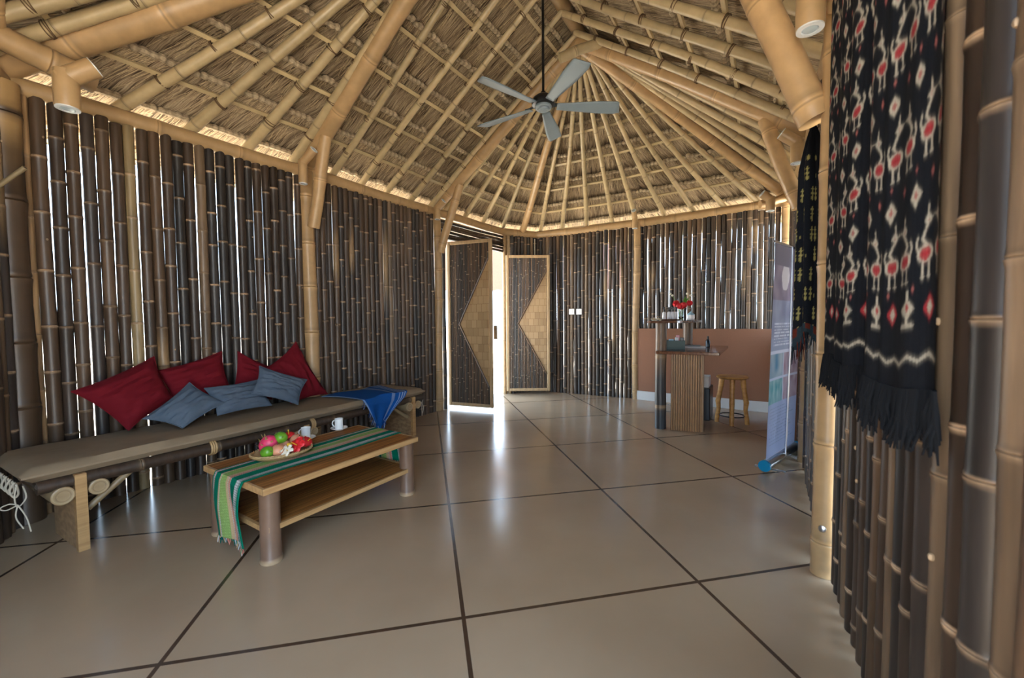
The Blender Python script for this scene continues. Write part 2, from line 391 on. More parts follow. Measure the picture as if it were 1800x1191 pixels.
# floor and ground
mb = MB()
ctr = Vector((.2, 3.4, 0)); outl = [V[k] for k in ('V1', 'V2', 'V3', 'Vd', 'V4', 'V5', 'V6', 'V7', 'V8', 'V9', 'V9b', 'V10b', 'V10')]
def grow(p, d): q = p-ctr; return p+q.normalized()*d
top = [grow(p, .16) for p in outl]
n = len(top)
mb.add([Z(p, 0) for p in top]+[Z(p, -.12) for p in top], [tuple(range(n))[::-1]]+[(i, (i+1) % n, n+(i+1) % n, n+i) for i in range(n)])
fl = mb.build('floor', 'floor', smooth=False, origin=(0, 0, 0)); tag(fl, kind='structure')
mb = MB(); mb.add([(-40, -40, -.12), (40, -40, -.12), (40, 45, -.12), (-40, 45, -.12)], [(0, 1, 2, 3)])
tag(mb.build('ground', 'sand', smooth=False), kind='structure')

# ------------------------------------------------------------------ pole walls
DK = [(.030, .019, .013), (.044, .027, .017), (.020, .016, .014), (.060, .036, .021), (.080, .047, .026), (.030, .022, .018)]
def poles(parent, Pa, Pb, z0, z1, sp=.077, r=(.032, .036), tan=.06, skip0=.0, skip1=.0, inset=.0, near=False, gap=1.):
    d = (Pb-Pa).length; a = (Pb-Pa)/d; nin = Vector((-a.y, a.x, 0)); 
    if (ctr-Pa).dot(nin) < 0: nin = -nin
    x = skip0+sp/2
    while x < d-skip1:
        rr = U_(*r); col = random.choice(DK); col = mul(col, U_(.75, 1.3))
        if R() < tan: col = (.30*U_(.7, 1.1), .19, .095)
        elif R() < .12: col = (.13, .085, .05)
        p = Pa+a*x+nin*(inset+U_(-.004, .004)); ring = mul((.30, .20, .12), U_(.6, 1.6))
        l1, l2 = U_(-.0035, .0035), U_(-.0035, .0035)
        cf = None
        if R() < .10:
            k = U_(.3, .8); w2 = U_(.08, .2); cf = lambda t, c, k=k, w2=w2: mixc(c, (.36, .23, .11), max(0, 1-abs(t-k)/w2)*.8)
        mb = MB(); bamboo_mesh(mb, Z(p+a*l1, z0), Z(p+a*l2, z1+U_(-.012, .012)), rr, rr*U_(.93, 1), col=col, ring=ring, ns=U_(.27, .42), bend=U_(.001, .003), seg=12 if not near else 20, ringw=.55, jit=.3, colfn=cf, bump=.9)
        if R() < .5:     # bud scars
            for _ in range(2):
                zz = U_(z0+.2, z1-.2); mb.ellipsoid(Z(p+nin*rr*.95+a*U_(-.6, .6)*rr, zz), (.006, .006, .008), seg=6, rg=4, col=(.32, .22, .13))
        o = mb.build('bamboo_pole', 'darkbamboo', parent)
        x += 1.92*rr+(U_(-.001, .003)*gap if R() < .8 else U_(.003, .007)*gap)
def wallroot(name, P): return thing(name, Z(P, 0), None, None, kind='structure')
wl1 = wallroot('wall_left', V['V1']); poles(wl1, V['V1'], V['V2'], 0, 2.425, gap=.3, tan=.10, skip0=.03, skip1=.04, inset=.0)
wl2 = wallroot('wall_left', V['V2']); poles(wl2, V['V2'], V['V3'], 0, 2.425, gap=.25, skip0=.07, skip1=.06, r=(.029, .033), sp=.07)
wb1 = wallroot('wall_back', V['V4']); poles(wb1, lerp(V['Vd'], V['V4'], .10), V['V4'], 0, 2.425, sp=.07, r=(.029, .032), gap=.25); poles(wb1, V['V4'], V['V5'], 0, 2.425, gap=.2, skip0=-.025, skip1=.02, r=(.028, .032), sp=.07)
wb2 = wallroot('wall_back', V['V5']); poles(wb2, V['V5'], V['V6'], 1.0, 2.425, gap=.45, skip0=.03, skip1=.04, r=(.028, .031), sp=.07, tan=.0)
wr1 = wallroot('wall_right', V['V7']); poles(wr1, V['V6'], V['V7'], 0.0, 2.425, gap=.45, skip0=.3, skip1=.06, r=(.030, .034), inset=0)
wr2 = wallroot('wall_right', V['V8']); poles(wr2, V['V7'], V['V8'], .02, 2.425, gap=3.2, skip0=.07, skip1=.06, r=(.032, .036))
wr3 = wallroot('wall_right', V['V9']); poles(wr3, V['V8'], V['V9'], .02, 2.425, gap=3.2, skip0=.06, r=(.034, .038), near=True, tan=.03, inset=-.022)
poles(wr3, V['V9'], V['V9b'], 0, 2.425, gap=.45, r=(.034, .038), skip1=.2)
wf = wallroot('wall_front', V['V10']); poles(wf, V['V1'], V['V10'], 0, 2.425, gap=.45, skip0=.09, r=(.034, .038))

mb = MB(); mb.frame_box(V['V10'], V['V10b']-V['V10'], (-.1, -.07, 0), (0, 0, 2.45)); tag(mb.build('wall_front', 'clay', smooth=False), kind='structure')  # unseen solid wall, added to block sky light from behind the camera
# brown rendered half wall and white skirting
def slab(mb, Pa, Pb, th, z0, z1, side=1):
    a = (Pb-Pa).normalized(); nin = Vector((-a.y, a.x, 0))
    if (ctr-Pa).dot(nin) < 0: nin = -nin
    mb.frame_box(Z(Pa-nin*th/2, z0), Pb-Pa, nin*th, (0, 0, z1-z0))
    return nin
e5 = lerp(V['V5'], V['V6'], .012); e7 = lerp(V['V6'], V['V7'], .80)
mb = MB(); slab(mb, e5, V['V6'], .11, 0, 1.0); hw = mb.build('wall_back', 'clay', smooth=False, mods=[('BEVEL', dict(width=.008, segments=2))]); tag(hw, kind='structure')
mb = MB(); slab(mb, V['V6'], e7, .16, 0, .93); hw = mb.build('wall_right', 'clay', smooth=False, mods=[('BEVEL', dict(width=.008, segments=2))]); tag(hw, kind='structure')
def skirt(name, Pa, Pb, off):
    mb = MB(); a = (Pb-Pa).normalized(); nin = Vector((-a.y, a.x, 0)); nin = nin if (ctr-Pa).dot(nin) > 0 else -nin
    mb.frame_box(Z(Pa+nin*off, 0), Pb-Pa, nin*.012, (0, 0, .125)); tag(mb.build(name, 'skirt', smooth=False), kind='structure')
skirt('baseboard_back', e5, V['V6']-(V['V6']-e5).normalized()*.10, .056); skirt('baseboard_right', V['V6']+(e7-V['V6']).normalized()*.10, e7, .081)

# ------------------------------------------------------------------ posts
posts = {}
def post(k, P, r, label, z1=2.47, col=TAN, **kw):
    o = bamboo('bamboo_post', Z(P, 0), Z(P, z1), r, r*.95, col=col, ns=.42, bend=.008, label=label, cat='post', seg=20, **kw); posts[k] = o; return o
inn = lambda k, d: V[k]+(ctr-V[k]).normalized()*d
post('V1', V['V1']+Vector((.035, -.03, 0)), .078, 'thick dark-stained bamboo post with tan top at the left end of the seating wall', 2.45, col=(.06, .036, .02), colfn=lambda t, c: mixc(c, (.34, .21, .09), max(0, min(1, (t-.84)/.06))))
post('V2', inn('V2', .02), .064, 'tan bamboo post rising behind the right end of the red cushions')
post('V3', inn('V3', .02), .052, 'tan bamboo post at the left jamb of the double doors')
post('Vh1', Vector((.08, 6.50, 0)), .045, 'tan bamboo post above the right door leaf, left of a pair', col=mul(TAN, .8))
post('Vh2', Vector((.215, 6.57, 0)), .045, 'tan bamboo post above the right door leaf, right of a pair', col=mul(TAN, .8))
post('V5', inn('V5', .03), .050, 'tan bamboo post between the light switches and the brown half wall')
post('V6', inn('V6', .06), .062, 'tan bamboo post in the far right corner behind the banner top')
post('V7', inn('V7', .0), .058, 'tan bamboo post hidden behind the narrow hanging scarf')
post('V8', V['V8']+Vector((-.020, .010, 0)), .050, 'near tan bamboo post right of the narrow scarf, metal bolt near its foot')
mb = MB(); pb = V['V8']+Vector((-.020, .010, 0)); q = Vector((-.83, -.55, 0)).normalized(); 
# bolt head facing the room
bd = Vector((-.75, -.66, 0)).normalized(); mb.lathe(Z(pb+bd*.048, .22), [(.001, 0), (.014, 0), (.014, .007), (.008, .010), (.0, .010)][1:], axis=bd, seg=16)
mb.build('bolt', 'alu', posts['V8'])

# ------------------------------------------------------------------ wall-top ring beams
def rb(a, b, label, r=RB, e0=.06, e1=.06, z=ZB, za=None):
    d = (b-a).normalized(); return bamboo('ring_beam', Z(a-d*e0, z if za is None else za), Z(b+d*e1, z), r, r*.95, col=mul(TAN, .95), ns=.45, bend=.006, label=label, cat='beam', seg=18, bump=.5)
rb(V['V1'], V['V2'], 'tan bamboo wall-top beam above the left poles, nearest on the left')
rb(V['V2'], V['V3'], 'tan bamboo wall-top beam between the cushion-side post and the doors')
rb(V['V3'], V['Vd'], 'tan bamboo wall-top beam above the open double doors')
rb(V['Vd'], V['V4'], 'short tan bamboo wall-top beam above the right door leaf', e0=.02)
rb(V['V4'], V['V5'], 'tan bamboo wall-top beam above the light switches')
rb(V['V5'], V['V6'], 'tan bamboo wall-top beam above the reception corner')
rb(V['V6'], V['V7'], 'bamboo wall-top beam behind the banner on the right')
rb(V['V7'], V['V8'], 'bamboo wall-top beam behind the narrow scarf')
rb(V['V8'], V['V9b'], 'bamboo wall-top beam above the large ikat cloth')
rb(V['V10'], V['V1'], 'bamboo wall-top beam at the far left edge', e0=.3, e1=.06)
# overlapping beam ends
bamboo('beam_end', Z((-2.66, 1.86, 0), 2.60), Z((-2.36, 2.42, 0), 2.49), .062, .062, col=TAN, ns=.5, label='cut bamboo beam end under the upper left hip, beside the leftmost spotlight', cat='beam')
ce = inn('V6', .12); bamboo('beam_end', Z(ce+Vector((-.30, -.04, 0)), 2.42), Z(ce+Vector((.12, -.06, 0)), 2.52), .045, col=mul(TAN, 1.1), ns=.2, label='short bamboo beam end behind the far right corner spotlight', cat='beam')
c3 = Z(A3, 3.70); bamboo('ridge_collar', Z((.47, 4.02, 0), 3.60), Z((.86, 4.03, 0), 3.74), .045, col=mul(STRAWY, .95), ns=.9, label='short bamboo collar tying the far roof beams just above the fan', cat='beam')

# ------------------------------------------------------------------ main roof beams
ZR = 3.86
ridge_d = (A3-A2).normalized()
bamboo('ridge_beam', Z(A2-ridge_d*.35, 3.97), Z(A3+ridge_d*.02, 3.95), .062, col=mul(TAN, .75), ns=.5, label='bamboo ridge beam running over the fan rod', cat='beam', seg=18)
def main_beam(a, b, za, zb, r, label, name='truss_beam'):
    d = (b-a).normalized(); return bamboo(name, Z(a-d*.05, za-.03), Z(b, zb), r*1.03, r*.9, col=mul(TAN, 1.05), ns=.55, bend=.010, label=label, cat='beam', seg=20, bump=.5)
mb_l2 = main_beam(V['V2'], A2, 2.52, ZR-.02, .066, 'thick bamboo roof beam rising from the post behind the cushions')
mb_l3 = main_beam(V['V3'], A3, 2.52, ZR, .064, 'thick bamboo roof beam rising from the post left of the doors, behind the fan')
mb_r7 = main_beam(V['V7'], A3, 2.52, ZR, .062, 'thick bamboo roof beam descending right to the spotlight beside the narrow scarf')
mb_r8 = main_beam(V['V8'], A2, 2.52, ZR-.02, .066, 'thick bamboo roof beam at the near right top above the large cloth')
main_beam(V['V1'], A2, 2.56, 3.78, .082, 'thickest bamboo hip beam in the upper left corner', 'hip_beam')
main_beam(V['V6'], A3, 2.53, ZR-.05, .055, 'bamboo hip beam descending to the far right corner', 'hip_beam')
main_beam(Vector((.17, 6.47, 0)), A3, 2.52, ZR-.05, .048, 'bamboo hip beam landing above the right door leaf', 'hip_beam')
main_beam(Vector((-2.55, 2.09, 0)), Vector((-1.29, 1.05, 0)), 2.56, 3.95, .05, 'upright-looking bamboo roof beam at the upper left edge', 'truss_beam')
# braces
def brace(k, apex, t, label, r=.055):
    P = posts[k]; p = V[k]+(ctr-V[k]).normalized()*.06; q = lerp(V[k], apex, t)
    bamboo('post_brace', Z(p+(apex-V[k]).normalized()*.03, 1.97), Z(q, lerp(2.50, ZR, t)-.03), r, r*.95, col=mul(TAN, 1.1), ns=.5, bend=.004, label=label, cat='brace', seg=18, bump=.5)
brace('V2', A2, .17, 'bamboo brace joining the cushion-side post to its roof beam', .052)
brace('V3', A3, .20, 'bamboo brace at the post left of the doors', .05)
brace('V7', A3, .17, 'bamboo brace at the right of the banner top', .056)
brace('V8', A2, .20, 'bamboo brace at the near right post above the narrow scarf', .066)

# ------------------------------------------------------------------ thatch facets with battens and rafters
TROW = [.125+.155*k for k in range(-2, 6)]
ceil = thing('ceiling', (0, 3.4, 2.5), None, None, kind='structure')
ZE0, ZE1 = 2.545, 3.90           # rafter centre line, wall and ridge
def fpt(E0, E1, R0, R1, s, t, off):
    e = lerp(E0, E1, s); r = lerp(R0, R1, s); p = lerp(e, r, t); return Vector((p.x, p.y, ZE0+(ZE1-ZE0)*t+off))
BT = mul(STRAWY, 1.12)
def facet(E0, E1, R0, R1, detail=1., rough=1.):
    P = lambda s, t, off: fpt(E0, E1, R0, R1, s, t, off)
    W0 = lambda t: (P(1, t, 0)-P(0, t, 0)).length
    Ls = (P(.5, 1, 0)-P(.5, 0, 0)).length
    mb = MB(); kb = MB()
    for i, t in enumerate(TROW):
        t2 = TROW[i+1] if i+1 < len(TROW) else 1.0
        w = W0(t); nu = max(4, int(w/.05)); sd = U_(0, 99)
        def fn(s, v, t=t, t2=t2, sd=sd):
            tt = t-.015+(t2-t+.02)*v; off = .165-.048*v+.006*mnoise.noise(Vector((s*w*6, v*2, sd)))
            return P(s, tt, off)
        mb.grid(fn, nu, 3, uvfn=lambda s, v, t=t, t2=t2, w=w, i=i, sd=sd: ((s-.5)*W0(t+(t2-t)*v)*1.0+sd, (t+(t2-t)*v)*Ls+i*3.1))
        # loose straws
        for _ in range(int(w*150*detail)):
            s = R(); v0 = U_(.0, .9); tt = t+(t2-t)*v0; dt = U_(.05, .15)/Ls*2; ds = U_(-.06, .06)/max(w, .2)*.5
            wd = U_(.0012, .003)/max(w, .2); off = .158-.048*v0-U_(.0, .010); oo = U_(-.006, .004)
            a = P(s-wd, tt, off); b_ = P(s+wd, tt, off); c = P(s+ds+wd, min(tt+dt, t2), off-.02+oo); d = P(s+ds-wd, min(tt+dt, t2), off-.02+oo)
            g = U_(.55, 1.25); kb.add([a, b_, c, d], [(0, 1, 2, 3)], mul((.44, .33, .19), g))
        # folded knobs of the shingle over its stick
        if w > .12:
            nk = max(8, int(w/.011)); pts = []; rs = []; cs = []
            ph = U_(0, 3)
            for j in range(nk+1):
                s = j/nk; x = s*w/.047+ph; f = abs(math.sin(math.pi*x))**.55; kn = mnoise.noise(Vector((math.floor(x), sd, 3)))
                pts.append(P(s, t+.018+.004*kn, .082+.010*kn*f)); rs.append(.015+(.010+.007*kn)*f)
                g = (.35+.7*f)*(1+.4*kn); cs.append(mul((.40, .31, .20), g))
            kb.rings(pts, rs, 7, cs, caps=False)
    # weather side
    mb.grid(lambda s, v: P(s, -.30+1.30*v, .215), 6, 6, uvfn=lambda s, v: (s*W0(0), v*Ls))
    o = mb.build('thatch_panel', 'thatch', ceil, smooth=True)
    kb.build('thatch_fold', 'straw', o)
    for i, t in enumerate(TROW):
        if W0(t) < .1: continue
        mb = MB(); a = P(0, t-.012, .046); b_ = P(1, t-.012, .046)
        up = (P(.5, t+.1, 0)-P(.5, t, 0)).normalized(); dr = (b_-a).normalized(); nn = dr.cross(up).normalized()
        mb.frame_box(a-up*.015-nn*.009, b_-a, up*.030, nn*.018, mul(BT, U_(.75, 1.1)))
        mb.build('roof_batten', 'bamboo', ceil, smooth=False)
facet(V['V1'], V['V2'], A2, A2)
facet(V['V2'], V['V3'], A2, A3)
facet(V['V3'], V['Vd'], A3, A3)
facet(V['Vd'], V['V4'], A3, A3)
facet(V['V4'], V['V5'], A3, A3)
facet(V['V5'], V['V6'], A3, A3)
facet(V['V6'], V['V7'], A3, A3)
facet(V['V7'], V['V8'], A3, A2)
facet(V['V10'], V['V1'], A2, A2)
facet(V['V8'], Vector((.04, .35, 0)), A2, A2, .3)
facet(Vector((.04, .35, 0)), V['V10'], A2, A2, .3)
ORD = ['first', 'second', 'third', 'fourth', 'fifth', 'sixth', 'seventh']
def rafter(E, Rr, label, group, r=.035, ze=.0, lash=False, tend=1.0, r2=None, t0=-.05):
    a = Z(E, ZE0+ze); b_ = Z(Rr, ZE1+ze); p = lerp(a, b_, t0); q = lerp(a, b_, tend)
    mb = MB(); bamboo_mesh(mb, p, q, r*1.08, r2 or r*.78, col=mul(STRAWY, U_(.78, 1.02)), ring=mul(STRAWY, .68), ns=.42, bend=.008, seg=14, ringw=.42, bump=.5)
    o = mb.build('bamboo_rafter', 'bamboo', origin=p); tag(o, label, 'rafter', group)
    if lash:
        L = (b_-a).length; ax = (b_-a).normalized()
        for t in TROW:
            if -.02 < t < tend-.02:
                c = lerp(a, b_, t-.012); mb = MB(); rr = r*(1.08-.3*t)+.004
                for k in (-.012, -.004, .005): torus(mb, c+ax*k+Vector((0, 0, .004)), ax+Vector((U_(-.25, .25), U_(-.25, .25), 0)), rr, .0032, 16, 5)
                mb.build('rope_lashing', 'rope', o)
    return o
def rset(E0, E1, R0, R1, fr, where, group, r=.035, tend=1., **k):
    for i, f in enumerate(fr):
        rafter(lerp(E0, E1, f), lerp(R0, R1, f), '%s rafter %s' % (ORD[i], where), group, r, tend=tend, **k)
rset(V['V1'], V['V2'], A2, A2, (.30, .52, .74, .95), 'from the upper left hip on the slope above the red cushions', 'rafters above the red cushions', .037, lash=True)
rset(V['V2'], V['V3'], A2, A3, (.17, .37, .56, .76, .95), 'right of the cushion-side roof beam on the left slope', 'rafters on the left slope', .030, lash=True)
rset(V['V3'], V['Vd'], A3, A3, (.12, .40, .66), 'right of the door-side roof beam above the doors', 'rafters above the doors', .030, tend=.95)
rset(V['Vd'], V['V4'], A3, A3, (.0,), 'just left of the hip above the right door leaf', 'rafters above the doors', .030, tend=.95)
rset(V['V4'], V['V5'], A3, A3, (.04, .28, .52, .77, .985), 'right of the door hip in the far fan of rafters', 'rafters above the light switches', .030, tend=.95)
rset(V['V5'], V['V6'], A3, A3, (.20, .40, .60, .80), 'right of the middle post in the far fan of rafters', 'rafters above the reception', .030, tend=.95)
rset(V['V6'], V['V7'], A3, A3, (.18, .38, .58, .80), 'below the far right hip, counted towards the scarf', 'rafters right of the far hip', .033, tend=.95)
rset(V['V7'], V['V8'], A3, A2, (.06, .24, .43, .62, .80), 'above the right roof beam on the right slope', 'rafters on the right slope', .034, lash=True)
rset(V['V10'], V['V1'], A2, A2, (.55, .75, .90), 'in the upper left corner beyond the hip', 'rafters beyond the left hip', .037, lash=True)
rset(V['V8'], Vector((.04, .35, 0)), A2, A2, (.15, .35), 'above the large ikat cloth', 'rafters above the ikat cloth', .04)

# ------------------------------------------------------------------ bamboo spotlights
def spot(P, r, toward, label, h=.15, up=True, lean=.10):
    P = Vector(P); th = thing('bamboo_spotlight', P, label, 'spotlight', 'bamboo elbow spotlights')
    t = Vector((toward[0], toward[1], 0)).normalized(); c = mul(TAN, 1.0)
    mb = MB(); top = P+Vector((0, 0, h)); mb.rings([P, P+Vector((0, 0, .006)), top-Vector((0, 0, .02)), top+Vector((0, 0, r*.6))], [r*.96, r, r, r*.95], 24, [c]*4); mb.build('down_tube', 'bamboo', th)
    mb = MB(); mb.lathe(P-Vector((0, 0, .006)), [(r*.95, .007), (r*.95, 0), (r*.60, -.001), (r*.58, .004), (.0, .004)], 24); rg = mb.build('lamp_ring', 'ring', th)
    mb = MB(); mb.lathe(P-Vector((0, 0, .004)), [(r*.58, .003), (r*.5, -.002), (.0, -.004)], 20); mb.build('lamp_lens', 'lens', rg)
    if up:
        d = (t+Vector((0, 0, .75))).normalized() if lean > .05 else (t*.4+Vector((0, 0, 1))).normalized()
        e = top+d*(h*.9); mb = MB(); mb.rings([top-d*r*.5, e-d*.004, e], [r*.93, r*.95, r*.93], 24, [c]*3); mb.build('up_tube', 'bamboo', th)
        mb = MB(); mb.lathe(e, [(r*.92, -.004), (r*.92, .004), (r*.6, .006), (r*.58, .001), (.0, .001)], 24, axis=d); r2 = mb.build('lamp_ring', 'ring', th)
        mb = MB(); mb.lathe(e, [(r*.56, .001), (r*.4, .005), (.0, .006)], 20, axis=d); mb.build('lamp_lens', 'lens', r2)
    return th
p = at_d(119, 190, 2.15); spot(p, .050, (.9, .5), 'bamboo elbow spotlight in the upper left corner', .15)
p = at_d(533, 322, 3.56); spot(p, .036, (.6, -.2), 'bamboo elbow spotlight left of the cushion-side post', .17)
p = at_d(769, 385, 5.0); spot(p, .036, (.6, -.3), 'bamboo elbow spotlight on the post left of the doors', .13)
p = at_d(1116, 401, 5.72); spot(p, .036, (-.3, -.6), 'bamboo elbow spotlight on the middle post above the switches', .14)
p = at_d(1354, 370, 4.55); spot(p, .045, (-1., .1), 'bamboo elbow spotlight in the far right corner', .12)
p = at_d(1401, 286, 3.0); spot(p, .042, (-1., .25), 'bamboo elbow spotlight beside the top of the narrow scarf', .14)
p = at_d(1424, 50, 1.70); spot(p, .050, (-1., .2), 'bamboo spotlight at the top right beside the large cloth', .22, up=False)

# ------------------------------------------------------------------ doorway
jd = (V['Vd']-V['V3']).normalized(); jn = Vector((jd.y, -jd.x, 0))
hd = wallroot('wall_doorway', V['V3'])
for k in range(6):
    zz = 2.18+k*.041; mb = MB(); bamboo_mesh(mb, Z(V['V3']+jd*.05, zz), Z(V['Vd']+jd*.16, zz+U_(-.004, .004)), .020, col=mul(DK[k], 1.1), ring=(.2, .13, .08), ns=.4, bend=.004, seg=10, ringw=.5); mb.build('header_pole', 'darkbamboo', hd)
mb = MB(); bamboo_mesh(mb, Z(V['V3']+jd*.11, 0), Z(V['V3']+jd*.11, 2.16), .03, col=DK[2], ring=(.1, .07, .04), bend=.002); mb.build('jamb_pole', 'darkbamboo', hd)
mb = MB(); bamboo_mesh(mb, Z(V['Vd']+Vector((.02, .02, 0)), 0), Z(V['Vd']+Vector((.02, .02, 0)), 2.41), .035, col=mul(TAN, .7), bend=.002); mb.build('jamb_pole', 'bamboo', hd)
def door(n, H, d, w, h, z0, label):
    """H hinge point, d unit direction to the free edge"""
    d = Vector(d).normalized(); nn = Vector((d.y, -d.x, 0))
    if nn.dot(Vector((-H.x, -H.y, 0))) < 0: nn = -nn       # towards the room
    th = thing('door_%d' % n, Z(H, z0), label, None, kind='structure')
    L = lambda x, z, o=0: Z(H+d*x+nn*o, z0+z)
    fr = .045; fc = (.40, .27, .14)
    for (x0, x1, zz0, zz1) in ((0, fr, 0, h), (w-fr, w, 0, h)):
        mb = MB(); mb.frame_box(L(x0, zz0, -.016), d*(x1-x0), nn*.036, (0, 0, zz1-zz0), fc); mb.build('frame_stile', 'doorframe', th, smooth=False, mods=[('BEVEL', dict(width=.01, segments=3))])
    for zz in (0, h-fr):
        mb = MB(); mb.frame_box(L(fr, zz, -.014), d*(w-2*fr), nn*.032, (0, 0, fr), fc); mb.build('frame_rail', 'doorframe', th, smooth=False, mods=[('BEVEL', dict(width=.01, segments=3))])
    tx0, tzm, tzt, tzb = .27*w, .5*h, .885*h, .125*h; xr = w-fr-.008
    mb = MB(); n_s = 26; sw = (w-2*fr)/n_s
    for k in range(n_s):
        x = fr+(k+.5)*sw; c = mul(random.choice(DK), U_(.9, 2.0)); ring = (.42, .32, .22)
        if x <= tx0: segs = [(fr, h-fr)]
        else:
            q = (x-tx0)/(xr-tx0); segs = [(fr, tzm-(tzm-tzb)*q), (tzm+(tzt-tzm)*q, h-fr)]
        for z_a, z_b in segs:
            if z_b-z_a > .03: bamboo_mesh(mb, L(x, z_a, .002), L(x, z_b, .002), sw*.5, col=c, ring=ring, ns=.38, bend=0, seg=8, ringw=.35, jit=.2)
    mb.build('slat_infill', 'darkbamboo', th)
    tri = [(tx0, tzm), (xr, tzt), (xr, tzb)]
    mb = MB(); mb.add([L(x, z, .010) for x, z in tri]+[L(x, z, -.008) for x, z in tri], [(0, 1, 2), (5, 4, 3), (0, 3, 4, 1), (1, 4, 5, 2), (2, 5, 3, 0)], uvs=[(x, z) for x, z in tri]*2)
    mb.build('woven_panel', 'weave', th, smooth=False)
    for (a, b_) in ((tri[0], tri[1]), (tri[0], tri[2])):
        mb = MB(); mb.rings([L(*a, .012), L(*b_, .012)], [.011, .011], 8, [(.10, .06, .035)]*2); mb.build('panel_trim', 'darkbamboo', th)
    return th, L
H1 = Vector((-.823, 5.36, 0)); H1b = Vector((-.235, 5.13, 0))
t1, L1 = door(1, H1, H1b-H1, .63, 2.10, .035, 'left door leaf, dark slats with pale woven triangle, swung inwards towards the camera')
mb = MB(); mb.frame_box(L1(.63, .86, -.022), (H1b-H1).normalized()*.030, Vector((.36, .93, 0))*.05, (0, 0, .17)); mb.build('latch_block', 'board', t1, smooth=False)
H2 = Vector((-.085, 6.28, 0)); H2b = Vector((.585, 6.30, 0))
t2, L2 = door(2, H2, H2b-H2, .665, 2.06, .05, 'right door leaf, dark slats with pale woven triangle, folded against the back wall')
# cable above right leaf
mb = MB(); p = at_d(940, 420, 6.4); mb.rings([p, p-Vector((0, 0, .30))], [.005, .005], 8); tag(mb.build('hanging_cable', 'cord', smooth=True), 'thin pale cable hanging above the right door leaf', 'cable')
# switches
sw0 = (V['V5']-V['V4']).normalized(); swn = Vector((sw0.y, -sw0.x, 0))
if swn.dot(ctr-V['V4']) < 0: swn = -swn
for nm, px in (('left', 1005), ('right', 1018)):
    p = at_plane(px, 547.5, V['V4']+swn*.036, sw0)
    th = thing('light_switch', p, '%s of the two white light switches on the back wall' % nm, 'light switch', 'white light switches')
    mb = MB(); mb.frame_box(p-sw0*.043-Vector((0, 0, .043)), sw0*.086, swn*.010, (0, 0, .086)); mb.build('cover_plate', 'switch', th, smooth=False, mods=[('BEVEL', dict(width=.004, segments=2))])
    mb = MB(); mb.frame_box(p+swn*.009-sw0*.018-Vector((0, 0, .026)), sw0*.036, swn*.006, (0, 0, .052)); mb.build('rocker', 'white', th, smooth=False)

# ------------------------------------------------------------------ outside seen through the doors
mb = MB(); wxy = Vector((-.45, 10.0, 0))
mb.grid(lambda u, v: Vector((-3+6*u, 10.6-1.4*v, 3.35-1.55*v+.02*math.sin(u*170))), 60, 6, uvfn=lambda u, v: (u*6, v*2))
hut = thing('neighbour_hut', (0, 10.4, -.12), 'sunlit thatched hut with bamboo posts seen through the open doors', 'hut')
mb.build('thatched_eave', simple('orange_thatch', (.045, .0145, .005), .9, bump=.9, bscale=30, var=.5), hut)
for x in (-2.2, 1.2):
    mb = MB(); bamboo_mesh(mb, (x, 10.3, -.12), (x, 10.3, 3.0), .06, col=TAN); mb.build('post', 'bamboo', hut)
# ------------------------------------------------------------------ bench
O = Vector((-2.215, 1.873, 0)); UU = Vector((.5, .866, 0)); NN = Vector((-.866, .5, 0))
def B(a, b, z): return Z(O+UU*a+NN*b, z)
BLn, BW = 2.64, .60
bench = thing('bamboo_bench', B(1.3, .3, 0), 'long dark bamboo bench with plank legs along the left pole wall', 'bench')
db = (.045, .028, .018)
for b_, nm in ((.035, 'front'), (BW-.05, 'rear')):
    mb = MB(); bamboo_mesh(mb, B(.02, b_, .352), B(BLn, b_, .352), .033, col=db, ring=(.12, .08, .045), ns=.42, bend=.003, seg=16); mb.build('side_rail', 'darkbamboo', bench)
for i in range(9):
    a = .03+i*(BLn-.06)/8
    mb = MB(); bamboo_mesh(mb, B(a, .02, .366), B(a, BW-.02, .366), .018, col=mul(DK[i % 6], 1.3), ns=.3, bend=.001, seg=10); mb.build('seat_slat', 'darkbamboo', bench)
# knotted rattan bindings on the front rail
for a in (.75, 1.42, 2.05):
    mb = MB()
    for k in (-.012, 0, .012): torus(mb, B(a+k, .035, .352), UU, .040, .0065, 20, 6)
    mb.build('rattan_binding', 'rattan', bench)
def log(p, q, r, name='cross_log'):
    mb = MB(); p, q = Vector(p), Vector(q); d = (q-p).normalized()
    cols = [(.40, .30, .17), (.28, .19, .10), (.46, .35, .21), (.34, .24, .13), (.25, .17, .09)]
    pts = []; rs = []; cs = []
    for k, (rr, dd) in enumerate(((.02, .004), (.25, .002), (.3, .003), (.55, .0), (.6, .002), (.85, .0), (1, .004))): pts.append(p+d*dd); rs.append(r*rr); cs.append(cols[k % 5])
    pts += [p+d*.012, q]; rs += [r, r]; cs += [(.30, .22, .12), (.12, .08, .05)]
    mb.rings(pts, rs, 20, cs); return mb.build(name, 'bamboo', bench)
LEGA = (.16, 1.36, 2.49)
for i, a in enumerate(LEGA):
    mb = MB(); mb.frame_box(B(a-.02, -.005, 0), UU*.042, NN*.03, (0, 0, .385 if i != 1 else .36)); mb.build('leg_front_board', 'edge', bench, smooth=False)
    mb = MB(); mb.frame_box(B(a-.014, .025, 0), UU*.030, NN*.36, (0, 0, .315)); mb.build('leg_side_board', 'board', bench, smooth=False)
    log(B(a-.062, -.010, .298), B(a-.062, BW-.03, .298), .043 if i != 1 else .035); log(B(a+.068, .0, .298), B(a+.068, BW-.03, .298), .040 if i != 1 else .033)
for a0, a1 in ((.19, .37), (2.45, 2.22)):
    mb = MB(); bamboo_mesh(mb, B(a0, .045, .19), B(a1, .045, .335), .016, col=(.24, .17, .09), ns=.6, bend=.001); mb.build('diagonal_brace', 'bamboo', bench)

